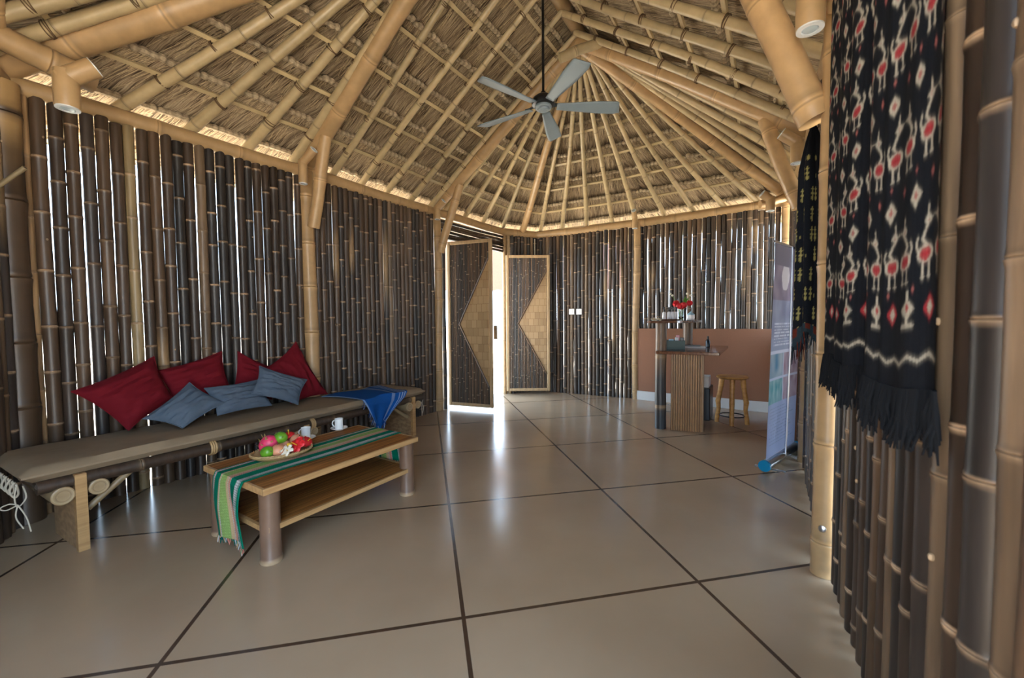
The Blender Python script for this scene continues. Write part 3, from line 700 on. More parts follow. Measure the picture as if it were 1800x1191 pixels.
def rounded_cushion(name, mat, a0, a1, b0, b1, z0, z1, wr=.006):
    mb = MB(); nu, nv = 70, 20; th = z1-z0
    def prof(x, w, rad):   # edge rounding 0..1
        d = min(x, 1-x)*w; return 1. if d > rad else math.sqrt(max(0, 1-((rad-d)/rad)**2))
    for sg in (1, -1):
        def fn(u, v, sg=sg):
            e = min(prof(u, a1-a0, .035), prof(v, b1-b0, .035)); n_ = mnoise.noise(Vector((u*9, v*3, 4)))*wr+mnoise.noise(Vector((u*30, v*9, 1)))*wr*.4
            x = a0+(a1-a0)*u; y = b0+(b1-b0)*v
            return B(x, y, (z0+z1)/2+sg*(th/2)*(.12+.88*e)+(n_ if sg > 0 else 0)*e)
        mb.grid(fn, nu, nv)
        if sg < 0:
            w = nu+1; off = len(mb.v)-w*(nv+1); mb.f = [f if min(f) < off else f[::-1] for f in mb.f]
    w = nu+1; h = w*(nv+1)
    side = []
    for i in range(nu): side += [(i, i+1, h+i+1, h+i)[::-1], (nv*w+i, nv*w+i+1, h+nv*w+i+1, h+nv*w+i)]
    for j in range(nv): side += [(j*w, (j+1)*w, h+(j+1)*w, h+j*w), (j*w+nu, (j+1)*w+nu, h+(j+1)*w+nu, h+j*w+nu)[::-1]]
    mb.f += side; mb.mi += [0]*len(side)
    return mb
bc = rounded_cushion('', '', -.03, BLn+.02, .0, BW-.01, .386, .454).build('bench_cushion', 'cushion')
tag(bc, 'long taupe seat cushion lying on the bamboo bench', 'cushion')
# ties of the cushion
def cord(pts, r=.0028, name='cord_tie', parent=bc):
    mb = MB(); pts = [Vector(p) for p in pts]; res = []
    for i in range(len(pts)-1):
        p0 = pts[max(i-1, 0)]; p1 = pts[i]; p2 = pts[i+1]; p3 = pts[min(i+2, len(pts)-1)]
        for k in range(6):
            t = k/6; res.append(.5*((2*p1)+(p2-p0)*t+(2*p0-5*p1+4*p2-p3)*t*t+(3*p1-p0-3*p2+p3)*t**3))
    res.append(pts[-1]); mb.rings(res, [r]*len(res), 7); return mb.build(name, 'cord', parent)
def bow(a, b, z, e=1):
    D = lambda da, db_, dz: B(a+da*e, b+db_, z+dz)
    cord([D(0, 0, 0), D(-.01, -.01, -.05), D(.0, .0, -.10), D(.03, .02, -.07), D(.02, .01, -.01)]); cord([D(0, 0, -.09), D(-.03, .03, -.11), D(-.045, .05, -.10), D(-.02, .03, -.085), D(0, 0, -.09)])
    cord([D(0, 0, -.09), D(.02, -.02, -.15), D(.03, -.03, -.22)]); cord([D(0, 0, -.09), D(-.01, -.015, -.14), D(.01, -.02, -.20)])
bow(-.035, .05, .385); bow(BLn+.03, .06, .385, -1)
for k in range(6):
    b_ = .10+k*.075; cord([B(-.032, b_, .39), B(-.045, b_+.02, .35), B(-.03, b_+.035, .31), B(-.02, b_+.015, .33), B(-.028, b_, .38)], .0042)

# ------------------------------------------------------------------ scatter pillows: four corners measured on planes parallel to the bench
def cornerp(px, py, b): return at_plane(px, py, O+NN*b, UU)
def pillow(name, mat, corners, thick, label, cat, group, seed):
    C = [cornerp(*c) for c in corners]; C = [Vector((c.x, c.y, max(c.z, .468))) for c in C]
    nrm = (C[1]-C[3]).cross(C[2]-C[0]).normalized(); cen = sum(C, Vector())/4
    if nrm.dot(Vector((0, 0, CH))-cen) < 0: nrm = -nrm
    mb = MB(); N_ = 28
    for sg in (1, -1):
        def fn(u, v, sg=sg):
            # pinch the sides between the corners
            x, y = 2*u-1, 2*v-1; px_ = x*(1-.10*(1-y*y)); py_ = y*(1-.10*(1-x*x)); uu, vv = (px_+1)/2, (py_+1)/2
            p = C[0]*(1-uu)*(1-vv)+C[1]*uu*(1-vv)+C[2]*uu*vv+C[3]*(1-uu)*vv
            e = max(0, (1-x**4))**.6*max(0, (1-y**4))**.6; f = e*(1-.25*(x*x+y*y))
            wri = mnoise.noise(Vector((u*3+seed, v*9, seed)))*.022+mnoise.noise(Vector((u*8, v*22, seed+5)))*.007
            return p+nrm*(sg*thick/2*f+ wri*e**.7)
        mb.grid(fn, N_, N_)
    h = (N_+1)**2; keep = len(mb.f)//2
    mb.f = mb.f[:keep]+[f[::-1] for f in mb.f[keep:]]
    o = mb.build(name, mat); tag(o, label, cat, group)
    # piped seam
    pm = MB(); ring = []
    for k in range(N_): ring.append(mb.v[k])
    for k in range(N_): ring.append(mb.v[k*(N_+1)+N_])
    for k in range(N_): ring.append(mb.v[N_*(N_+1)+N_-k])
    for k in range(N_): ring.append(mb.v[(N_-k)*(N_+1)])
    ring.append(ring[0]); pm.rings(ring, [.0035]*len(ring), 5, caps=False); pm.build('seam', mat, o)
    return o
pillow('throw_pillow', 'red', [(125, 688, .53), (271, 626, .60), (306, 702, .47), (226, 756, .40)], .17, 'large red pillow standing on its corner, leftmost on the bench', 'pillow', 'red pillows', 1)
pillow('throw_pillow', 'red', [(274, 652, .62), (390, 617, .62), (408, 690, .50), (312, 724, .48)], .13, 'red pillow second from left, behind the leftmost grey pillow', 'pillow', 'red pillows', 2)
pillow('throw_pillow', 'red', [(418, 617, .62), (486, 648, .60), (478, 702, .50), (408, 695, .52)], .10, 'red pillow third from left, mostly hidden behind the rightmost grey pillow', 'pillow', 'red pillows', 3)
pillow('throw_pillow', 'red', [(520, 600, .58), (576, 692, .46), (512, 722, .36), (460, 652, .50)], .13, 'rightmost red pillow, leaning against the bamboo post with its point up', 'pillow', 'red pillows', 4)
pillow('throw_pillow', 'greycloth', [(251, 736, .37), (333, 672, .40), (397, 707, .27), (321, 752, .22)], .12, 'leftmost small blue-grey pillow on the bench', 'pillow', 'blue-grey pillows', 5)
pillow('throw_pillow', 'greycloth', [(359, 682, .40), (458, 666, .41), (478, 712, .30), (382, 730, .25)], .10, 'middle small blue-grey pillow, lying lowest between the other two', 'pillow', 'blue-grey pillows', 6)
pillow('throw_pillow', 'greycloth', [(456, 643, .40), (540, 667, .33), (524, 711, .24), (442, 691, .28)], .10, 'rightmost small blue-grey pillow in front of the last red pillow', 'pillow', 'blue-grey pillows', 7)

# ------------------------------------------------------------------ blue blanket over the bench edge
def blanket():
    mb = MB(); nu, nv = 60, 50
    def path(v, fold):     # v 0 at the wall side, then over the front edge and down
        L = .46*(1-v)
        return v
    def fn(u, v):
        # u along the bench 0..1, v from wall to hanging tip
        a0 = 1.72+.05*u; 
        vb = v*1.0; top = .62
        if vb < top:
            q = vb/top; b = .44*(1-q)-.015*q; a = (1.80+.06*q)+u*(.66-.14*q); z = .462
            z += .012*math.sin(u*9+q*4)*(.4+.6*q)*0.5+.010*abs(math.sin(u*5+2*q))
            return B(a, b, z)
        q = (vb-top)/(1-top); zc = .462-q*.30; r = min(1, q*6)
        lo, hi = 1.80+.04*q, 2.38-.30*q
        lo = lerp_f(1.86, 1.97, q); hi = lerp_f(2.38, 2.08, q)
        a = lo+u*(hi-lo); b = -.015-.02*r-.02*math.sin(u*16)*q-.012*math.sin(u*7+1)
        z = .462-.01*r-(q*(.20+.10*math.sin(math.pi*min(1, u*1.1))))
        return B(a, b, z)
    def col(u, v):
        c = (.008, .07, .26)
        x = u
        if x > .80:
            k = int((x-.80)/.02); c = (.25, .33, .48) if k % 3 == 1 else (.012, .085, .30)
        elif .66 < x < .73: c = (.14, .20, .34)
        elif x < .03: c = (.16, .25, .42)
        return c
    mb.grid(fn, nu*2, nv*2, col)
    o = mb.build('folded_blanket', 'cloth', mods=[('SOLIDIFY', dict(thickness=.004, offset=0))]); tag(o, 'blue striped cotton blanket draped over the front edge of the bench, right of the pillows', 'blanket')
    fm = MB()
    for k in range(46):
        u = U_(.0, 1); p = fn(u, 1.0); d = Vector((U_(-.2, .2), U_(-.2, .1), -1)).normalized(); l = U_(.03, .07)
        q = p+d*l*.5+Vector((U_(-.006, .006), U_(-.006, .006), 0)); c = (.30, .38, .55) if R() < .4 else (.01, .07, .28)
        fm.rings([p, q, p+d*l], [.0022, .0022, .001], 4, [c]*3)
    for k in range(16):
        v = U_(.62, 1.); p = fn(0, v); l = U_(.03, .06); c = (.30, .38, .55) if R() < .5 else (.01, .07, .28)
        fm.rings([p, p+Vector((U_(-.02, .0), -.01, -l))], [.0022, .001], 4, [c]*2)
    fm.build('fringe', 'cloth', o)
def lerp_f(a, b, t): return a+(b-a)*t
blanket()

# ------------------------------------------------------------------ coffee table
TO = Vector((-1.125, 1.83, 0)); TU = Vector((.515, .857, 0)); TN = Vector((-.842, .539, 0)); TLn, TW, TZ = .985, .61, .37
def T(a, b, z): return Z(TO+TU*a+TN*b, z)
table = thing('coffee_table', T(TLn/2, TW/2, 0), 'low bamboo coffee table with round log legs in front of the bench', 'coffee table')
mb = MB(); mb.frame_box(T(.016, .016, TZ-.026), TU*(TLn-.032), TN*(TW-.032), (0, 0, .026)); mb.build('tabletop', 'tabletop', table, smooth=False)
for (a, b_, la, lb) in ((0, 0, TLn, .016), (0, TW-.016, TLn, .016), (0, .016, .016, TW-.032), (TLn-.016, .016, .016, TW-.032)):
    mb = MB(); mb.frame_box(T(a, b_, TZ-.030), TU*la, TN*lb, (0, 0, .0305)); mb.build('edge_strip', 'edge', table, smooth=False, mods=[('BEVEL', dict(width=.003, segments=2))])
for a, b_ in ((.055, .055), (.055, TW-.055), (TLn-.055, .055), (TLn-.055, TW-.055)):
    mb = MB(); c = (.15, .088, .056); rr = [(0, .046), (.006, .049), (.02, .049), (.028, .0455), (.17, .0445), (.30, .0445), (TZ-.031, .046)]
    mb.rings([T(a, b_, z) for z, _ in rr], [q for _, q in rr], 22, [(.42, .30, .18), (.42, .30, .18), (.3, .2, .12), c, mul(c, 1.15), c, mul(c, .9)]); mb.build('leg', 'bamboo', table)
mb = MB(); mb.frame_box(T(.03, .03, .158), TU*(TLn-.06), TN*(TW-.06), (0, 0, .018)); sh = mb.build('shelf', 'tabletop', table, smooth=False)
for b_ in (.018, TW-.034):
    mb = MB(); mb.frame_box(T(.03, b_, .154), TU*(TLn-.06), TN*.016, (0, 0, .024)); mb.build('shelf_edge', 'edge', sh, smooth=False)
for a in (.018, TLn-.034):
    mb = MB(); mb.frame_box(T(a, .034, .154), TU*.016, TN*(TW-.068), (0, 0, .024)); mb.build('shelf_edge', 'edge', sh, smooth=False)
# table runner
def runner():
    G = (.0, .13, .075); LG = (.19, .29, .085); CR = (.42, .30, .17); WH = (.42, .44, .44); PK = (.45, .16, .12); DG = (.0, .075, .06)
    bands = [(.03, G), (.06, WH), (.075, PK), (.095, WH), (.25, G), (.28, CR), (.30, WH), (.46, LG), (.53, CR), (.545, WH), (.56, PK), (.58, CR), (.60, PK), (.62, WH), (.80, G), (.82, WH), (.90, WH), (.915, G), (.93, WH), (1.01, G)]
    def col(u, v):
        x = 1-u
        for e_, c in bands:
            if x <= e_:
                if c == LG and math.sin(v*700+x*60)*math.sin(x*90) > .5: return mul(c, 1.4)
                if c == WH and math.sin(v*900) > .3: return mul(c, .5)
                return c
    b0, w = .165, .29; hl, hr = .30, .20; L = TLn+hl+hr+.012
    def fn(u, v):
        s = v*L-hl; b_ = b0+w*u
        if s < 0:
            k = -s; wob = .012*math.sin(u*6.5+k*9)*min(1, k*8)
            return T(-.005-.010*min(1, k*30)-.012*math.sin(u*9+1)*min(1, k*6)-.03*k, b_+wob-.10*k+.02*math.sin(k*14), TZ+.004-max(0, k-.004))
        if s > TLn:
            k = s-TLn; return T(TLn+.005+.010*min(1, k*30)+.012*math.sin(u*8)*min(1, k*6), b_+.01*math.sin(k*20), TZ+.004-max(0, k-.004))
        return T(s, b_+.004*math.sin(s*9), TZ+.0045+.0012*math.sin(u*20+s*6))
    mb = MB(); mb.grid(fn, 70, 420, col); o = mb.build('table_runner', 'cloth', mods=[('SOLIDIFY', dict(thickness=.002, offset=1))])
    tag(o, 'green striped woven runner lying along the coffee table and hanging over both ends', 'table runner')
    for v in (0, 1):
        fm = MB()
        for k in range(44):
            u = (k+R())/44; p = fn(u, v); l = U_(.015, .035); c = random.choice([G, PK, CR, DG, WH])
            q = p+Vector((U_(-.008, .008), U_(-.008, .008), -l)); fm.rings([p, q], [.0022, .0014], 5, [c]*2)
        fm.build('fringe', 'cloth', o)
runner()

# cups with saucers
def cup(loc, label, rz):
    loc = Vector(loc); sc = thing('saucer', loc, label.replace('cup', 'saucer under the cup'), 'saucer', 'white saucers')
    return sc
def make_cup():
    th = thing('coffee_cup', (0, 0, 0), 'x', 'cup', 'white coffee cups'); mb = MB()
    mb.lathe((0, 0, 0), [(.020, 0), (.026, .001), (.027, .006), (.028, .07), (.0295, .071), (.0285, .0715), (.0265, .069), (.0255, .01), (0, .008)], 32); mb.build('cup_body', 'white', th)
    mb = MB(); pts = []
    for k in range(13):
        a = math.radians(-75+150*k/12); pts.append(Vector((-(.026+.020*math.cos(a)), 0, .037+.022*math.sin(a))))
    mb.rings(pts, [.004]*13, 8); mb.build('handle', 'white', th)
    mb = MB(); mb.lathe((0, 0, 0), [(.0259, .058), (.0, .0582)], 28); mb.build('coffee', 'coffee', th); return th
def make_saucer():
    th = MB(); th.lathe((0, 0, 0), [(.0, .0), (.028, .0), (.030, .003), (.052, .011), (.057, .014), (.056, .0165), (.032, .0075), (.0, .006)], 36); return th
SZ = TZ+.0005
c1 = at_z(538, 768, .385); c2 = at_z(596, 751, .385)
o = make_saucer().build('saucer', 'white', origin=(0, 0, 0)); o.location = (c1.x, c1.y, SZ); tag(o, 'white saucer under the cup nearer the fruit tray', 'saucer', 'white saucers'); WL[o.name] = Vector(o.location)
o2 = o.copy(); COL.objects.link(o2); o2.location = (c2.x, c2.y, SZ); o2['label'] = 'white saucer under the farther cup'
cc = make_cup(); cc.location = (c1.x, c1.y, SZ+.007); cc.rotation_euler.z = .0; cc['label'] = 'white coffee cup nearer the fruit tray'
dup(cc, (c2.x, c2.y, SZ+.007), 'white coffee cup farther from the fruit tray')

# fruit tray
tp = at_z(496, 797, .385); TP = Vector((tp.x, tp.y, TZ+.008))
a1 = UA-.25
def tl(x, y, z):   # local to tray, x along table
    return Vector((TP.x+x*math.cos(a1)-y*math.sin(a1), TP.y+x*math.sin(a1)+y*math.cos(a1), TP.z+z))
mb = MB(); ra, rb_ = .155, .115
def trayf(u, v):
    a = 2*math.pi*u; k = v; rr = .15+.85*k; z = .0+.026*max(0, (k-.62)/.38)**1.5+.0015*math.sin(a*40)*(1 if k > .5 else 0)
    return tl(ra*rr*math.cos(a), rb_*rr*math.sin(a), z)
mb.grid(trayf, 96, 14)
mb.add([tl(ra*.15*math.cos(2*math.pi*k/24), rb_*.15*math.sin(2*math.pi*k/24), 0) for k in range(24)], [tuple(range(24))])
tray = mb.build('wicker_tray', 'rattan', mods=[('SOLIDIFY', dict(thickness=.005, offset=1))]); tag(tray, 'flat oval rattan tray of fruit and flowers on the coffee table', 'tray')
for s in (-1, 1):
    mb = MB(); pts = []
    for k in range(200):
        a = 2*math.pi*k/199; pts.append(tl((ra*1.0+.003*math.cos(a*24+s*1.57))*math.cos(a), (rb_+.003*math.cos(a*24+s*1.57))*math.sin(a), .027+.004*math.sin(a*24+s*1.57)))
    mb.rings(pts, [.0032]*200, 5, caps=False); mb.build('braided_rim', 'rattan', tray)
hp = []
for k in range(15):
    a = math.pi*k/14; hp.append(tl(-.15+.04*0+.02*math.sin(a), .10*math.cos(a), .028+.055*math.sin(a)))
# dragon fruit
pdg = tl(-.055, .035, .062)
mb = MB(); mb.ellipsoid(pdg, (.050, .050, .058), (.3, .5, 0), 24, 16, fn=lambda p: p*(1+.05*mnoise.noise(p*4)))
dg = mb.build('dragon_fruit', 'dragon'); tag(dg, 'pink dragon fruit at the left rear of the fruit tray', 'fruit')
mb = MB()
for k in range(26):
    a = k*2.4; zz = -0.75+1.6*k/26; q = math.sqrt(max(0.05, 1-zz*zz)); base = pdg+Vector((q*math.cos(a)*.05, q*math.sin(a)*.05, zz*.058)); out = Vector((q*math.cos(a), q*math.sin(a), zz+.9)).normalized()
    sd_ = out.cross(Vector((0, 0, 1))).normalized()*.009; mb.add([base-sd_, base+sd_, base+out*.024, base-out*.004], [(0, 1, 2), (1, 3, 2), (3, 0, 2)])
mb.build('leafy_scale', 'dragontip', dg)
def fruit(name, mat, p, r, rot, label, cat='fruit', group=None, stem=True):
    mb = MB(); mb.ellipsoid(p, r, rot, 22, 14, fn=lambda q: Vector((q.x*(1+.12*q.z), q.y*(1+.08*q.z), q.z)))
    o = mb.build(name, mat); tag(o, label, cat, group)
    if stem:
        d = Euler(rot).to_matrix()@Vector((0, 0, 1)); mb = MB(); mb.rings([Vector(p)+d*r[2]*.97, Vector(p)+d*(r[2]+.008)], [.003, .002], 6); mb.build('stem', 'brown', o)
    return o
fruit('green_mango', 'mango', tl(.000, .025, .092), (.036, .034, .046), (1.2, .5, .6), 'green mango on top of the pile, right of the dragon fruit', group='green mangoes')
fruit('green_mango', 'mango', tl(-.085, -.040, .044), (.033, .032, .042), (1.3, 0, 1.0), 'green mango at the left front rim of the tray', group='green mangoes')
fruit('blush_apple', 'apple', tl(-.035, -.052, .044), (.037, .037, .034), (.2, .1, 0), 'pale blushed apple at the front centre of the tray', group='blushed apples')
fruit('blush_apple', 'apple', tl(.085, .020, .058), (.039, .039, .037), (.3, .5, .2), 'reddish blushed apple at the right of the tray', group='blushed apples')
fruit('blush_apple', 'apple', tl(.015, .010, .043), (.034, .034, .033), (.3, .0, .2), 'blushed apple half buried under the green mango', group='blushed apples')
def flower(name, P, R_, n, mat, label, up=(0, 0, 1), wid=.55, droop=.3, cen='yellow', group=None, parent=None):
    P = Vector(P); up = Vector(up).normalized(); Q = Vector((0, 0, 1)).rotation_difference(up).to_matrix()
    th = thing(name, P, label, 'flower', group) if parent is None else parent
    for k in range(n):
        a = 2*math.pi*k/n+U_(-.1, .1); mb = MB()
        def fn(u, v, a=a):
            w = wid*R_*math.sin(math.pi*min(1, .08+.85*v))**.7*(u-.5); r = R_*(.06+.94*v); z = R_*(.35*v-droop*v*v*1.4)+.10*R_*math.sin(u*9+v*5)*v-.25*abs(u-.5)*R_*0
            return P+Q@Vector((r*math.cos(a)-w*math.sin(a), r*math.sin(a)+w*math.cos(a), z))
        mb.grid(fn, 6, 8); mb.build('petal', mat, th, mods=[('SOLIDIFY', dict(thickness=.001))])
    mb = MB(); sl = .8 if mat == 'petalred' else .22; mb.rings([P, P+up*R_*sl*.45, P+up*R_*sl], [.0035, .0022, .003], 7); mb.build('stamen', cen, th)
    return th
flower('hibiscus_flower', tl(.055, -.072, .060), .050, 5, 'petalred', 'open red hibiscus at the right front of the fruit tray', (-.3, -.8, .6), .95, .35, group='red hibiscus on the tray')
flower('hibiscus_flower', tl(.055, .065, .095), .036, 5, 'petalred', 'small red hibiscus behind the green mango', (.1, -.3, .9), .9, .5, group='red hibiscus on the tray')
flower('hibiscus_flower', tl(.140, .005, .050), .036, 5, 'petalred', 'red hibiscus drooping over the right rim of the tray', (.7, -.3, .6), .9, .5, group='red hibiscus on the tray')
flower('frangipani_flower', tl(.000, -.098, .046), .036, 5, 'petalwhite', 'white frangipani at the front rim of the tray', (-.2, -.6, .7), .75, .25, group='white frangipani on the tray')
flower('frangipani_flower', tl(-.020, -.085, .055), .030, 5, 'petalwhite', 'white frangipani beside the pale apple', (-.5, -.3, .8), .75, .25, group='white frangipani on the tray')
flower('frangipani_flower', tl(.130, .055, .060), .028, 5, 'petalwhite', 'white frangipani at the right rear of the tray', (.2, -.3, .9), .75, .25, group='white frangipani on the tray')
mb = MB(); mb.ellipsoid(tl(.022, -.055, .062), (.015, .014, .014)); tag(mb.build('marigold_bud', 'yellow'), 'small yellow bud left of the open red hibiscus', 'flower')

# ------------------------------------------------------------------ ceiling fan
FH = Vector((.279, 3.55, 2.93))
fan = thing('ceiling_fan', FH, 'black five-bladed ceiling fan with grey-blue blades hanging from the ridge', 'ceiling fan')
mb = MB(); mb.rings([FH+Vector((0, 0, .03)), Z(FH, 3.90)], [.011, .011], 14); mb.build('down_rod', 'fanblack', fan)
mb = MB(); mb.lathe(FH, [(.02, .10), (.022, .072), (.060, .066), (.085, .045), (.098, .010), (.094, -.008), (.07, -.016), (.0, -.016)][::-1], 36); mb.build('motor_housing', 'fanblack', fan)
mb = MB(); mb.lathe(FH, [(.068, -.014), (.072, -.03), (.064, -.040), (.05, -.042), (.046, -.052), (.034, -.056), (.03, -.062), (.0, -.064)][::-1], 32); mb.build('hub_cap', 'blade', fan)
for k in range(5):
    a = math.radians(3+72*k); d = Vector((math.cos(a), math.sin(a), 0)); s_ = Vector((-d.y, d.x, 0)); tw = math.radians(-14)
    wv = s_*math.cos(tw)+Vector((0, 0, 1))*math.sin(tw)
    mb = MB()
    def bf(u, v):
        r = .115+.53*v; w = (.070+.062*min(1, v*1.5)); 
        e = 1.0 if v < .93 else math.sqrt(max(.0, 1-((v-.93)/.07)**2*.35)); x = (u-.5)*w*e
        return FH+d*(r+(.03*(u-.5) if v > .95 else 0))+wv*x+Vector((0, 0, -.018))
    mb.grid(bf, 6, 20); bl = mb.build('fan_blade', 'blade', fan, mods=[('SOLIDIFY', dict(thickness=.007, offset=0))])
    mb = MB(); p0 = FH+d*.06+Vector((0, 0, -.01)); n_ = d.cross(wv).normalized(); n_ = n_ if n_.z > 0 else -n_
    mb.frame_box(p0-wv*.016+n_*.002, d*.11, wv*.032, n_*.008)
    for w_ in (-1, 1): mb.frame_box(FH+d*.16+wv*(w_*.014-.005)-Vector((0, 0, .014)), d*.07+wv*w_*.010, wv*.010, n_*.006)
    mb.build('blade_iron', 'bladedark', bl, smooth=False)

# ------------------------------------------------------------------ reception desk
DB = Vector((1.95, 3.88, 0)); du = Vector((.515, .857, 0)); dn_ = Vector((-.857, .515, 0))
def D(a, b, z): return Z(DB+du*a+dn_*b, z)
desk = thing('reception_desk', D(.5, .3, 0), 'small reception desk with slatted front and thick bamboo posts by the brown half wall', 'desk')
mb = MB(); mb.frame_box(D(0, 0, .775), du*1.18, dn_*.58, (0, 0, .03)); mb.build('desktop', 'deskwood', desk, smooth=False, mods=[('BEVEL', dict(width=.005, segments=2))])
P_l = Vector((1.60, 4.16, 0)); P_r = Vector((1.872, 4.055, 0)); fx = (P_r-P_l).normalized(); fy = Vector((-fx.y, fx.x, 0)); 
mb = MB(); cw = (P_r-P_l).length; mb.frame_box(Z(P_l, 0)+fy*.02, fx*cw, fy*.02, (0, 0, .775)); mb.frame_box(Z(P_r, 0)+fy*.02-fx*.02, fx*.02, fy*.48, (0, 0, .775)); mb.frame_box(Z(P_l, 0)+fy*.02, fx*.02, fy*.48, (0, 0, .775)); mb.build('desk_panel', 'brown', desk, smooth=False)
mb = MB(); n_s = 13; sw = cw/n_s
for k in range(n_s):
    c = mul((.36, .195, .078), U_(.75, 1.2)); p = P_l+fx*(k+.5)*sw+fy*.012; mb.rings([Z(p, 0.0), Z(p, .39), Z(p, .775)], [sw*.44]*3, 8, [c, mul(c, .9), c])
for k in range(16):
    c = mul((.34, .20, .10), U_(.8, 1.15)); p = P_r+fx*.004+fy*(.03+k*.030); mb.rings([Z(p, 0.0), Z(p, .775)], [.012]*2, 8, [c, c])
mb.build('slat_cladding', 'bamboo', desk)
def dpost(P, z1, label):
    f = lambda t, c: (.05, .05, .05) if t < .22 else ((.30, .20, .12) if t > .86 else mixc((.10, .075, .06), c, .3))
    mb = MB(); bamboo_mesh(mb, Z(P, 0), Z(P, z1), .056, .054, col=(.13, .09, .06), ring=(.34, .22, .12), ns=.5, bend=.001, seg=22, first=.23, bump=.4, colfn=lambda t, c: (.035, .038, .042) if t < .21 else ((.17, .11, .07) if t > .58 else (.06, .055, .053)))
    return mb.build('desk_post', 'darkbamboo', desk)
dpost(Vector((1.53, 4.25, 0)), 1.085, ''); dpost(Vector((2.09, 4.92, 0)), 1.085, '')
mb = MB()
sa, sb = Vector((1.44, 4.12, 0)), Vector((2.20, 5.06, 0)); sdv = (sb-sa).normalized(); sn = Vector((-sdv.y, sdv.x, 0)); pr_ = []
Nn = 40
for k in range(Nn):
    a = 2*math.pi*k/Nn; x = (sb-sa).length/2*1.0*(abs(math.cos(a))**.55)*(1 if math.cos(a) > 0 else -1); y = .17*(abs(math.sin(a))**.55)*(1 if math.sin(a) > 0 else -1)
    pr_.append((sa+sb)/2+sdv*x+sn*y)
mb.add([Z(p, 1.086) for p in pr_]+[Z(p, 1.108) for p in pr_], [tuple(range(Nn))[::-1], tuple(range(Nn, 2*Nn))]+[(k, (k+1) % Nn, Nn+(k+1) % Nn, Nn+k) for k in range(Nn)])
mb.build('upper_shelf', 'deskwood', desk, smooth=False)
ZS = 1.109
def onshelf(px, y): p = at_d(px, 560, y); return Vector((p.x, p.y, ZS))
# tray and bottles
tpos = onshelf(1178, 4.33)
mb = MB(); mb.lathe((0, 0, 0), [(.0, .002), (.085, .002), (.105, .016), (.110, .016), (.09, 0), (0, 0)], 36); o = mb.build('wooden_tray', simple('orange_wood', (.30, .11, .035), .35), origin=(0, 0, 0)); o.location = tpos; tag(o, 'round reddish wooden tray of bottles on the upper shelf of the desk', 'tray')
for i, (dx, dy) in enumerate(((-.062, 0), (-.022, -.03), (.018, -.02), (.055, -.01), (.0, .035))):
    if i == 0:
        b0 = thing('pump_bottle', tpos+Vector((dx, dy, .003)), 'white-labelled black-capped bottle, leftmost on the reddish tray', 'bottle', 'bottles on the reddish tray'); lp = WL[b0.name]
        mb = MB(); mb.lathe(lp, [(.016, 0), (.0185, .003), (.0185, .078), (.012, .09), (.009, .092)], 20); mb.build('bottle_body', 'label', b0)
        mb = MB(); mb.lathe(lp, [(.0115, .088), (.0125, .09), (.0125, .115), (.006, .118), (.006, .128), (.012, .13), (.012, .138), (.0, .139)], 16); mb.build('bottle_cap', 'black', b0)
    else: dup(b0, tpos+Vector((dx, dy, .003)), ['', 'second bottle from left on the reddish tray', 'third bottle from left on the reddish tray', 'rightmost bottle on the reddish tray', 'bottle at the back of the reddish tray'][i])
# vase
vp = onshelf(1197, 4.42); vs_ = thing('glass_vase', vp, 'small glass vase of red blossoms beside the reddish tray', 'vase')
mb = MB(); mb.lathe(vp, [(.022, 0), (.028, .002), (.030, .04), (.026, .09), (.030, .125), (.0285, .125), (.0245, .09), (.028, .04), (.0, .006)], 24); mb.build('vase_glass', 'glass', vs_)
fb = thing('flower_bunch', vp+Vector((0, 0, .03)), 'bunch of red blossoms with green leaves standing in the glass vase', 'flowers')
mb = MB()
for k in range(7): a = k*.9; mb.rings([vp+Vector((.01*math.cos(a), .01*math.sin(a), .01)), vp+Vector((.03*math.cos(a), .03*math.sin(a), .15))], [.002, .002], 5)
mb.build('flower_stem', 'leaf', fb)
for k in range(8):
    a = k*2.39; rr = .015+.045*(k % 3)/2; p = vp+Vector((rr*1.5*math.cos(a), rr*math.sin(a), .165+.020*math.sin(k*1.7))); mb = MB()
    mb.ellipsoid(p, (.034, .03, .030), seg=14, rg=8, fn=lambda q: q*(1+.35*mnoise.noise(q*3.2+Vector((k, 0, 0))))); mb.build('red_blossom', 'petalred', fb)
for k in range(9):
    mb = MB(); a = U_(-.6, 1.2); b0_ = vp+Vector((.02, 0, .17)); d = Vector((math.cos(a)*.8, U_(-.2, .2), U_(.5, 1.1))).normalized(); s_ = Vector((-d.z, 0, d.x))
    l = U_(.06, .10); mb.add([b0_+d*.01, b0_+d*l*.5+s_*.014, b0_+d*l, b0_+d*l*.5-s_*.014], [(0, 1, 2, 3)]); mb.build('green_leaf', 'leaf', fb, smooth=False)
for p_ in ((1178, 516), (1182, 519), (1208, 516), (1214, 519)):
    mb = MB(); q = at_d(p_[0], p_[1], 4.42); mb.ellipsoid(q, (.013, .012, .010), seg=10, rg=6, fn=lambda z_: z_*(1+.4*mnoise.noise(z_*3))); mb.build('white_blossom', 'petalwhite', fb)
    mb = MB(); mb.rings([q, vp+Vector((0, 0, .12))], [.0012, .0015], 4); mb.build('flower_stem', 'leaf', fb)
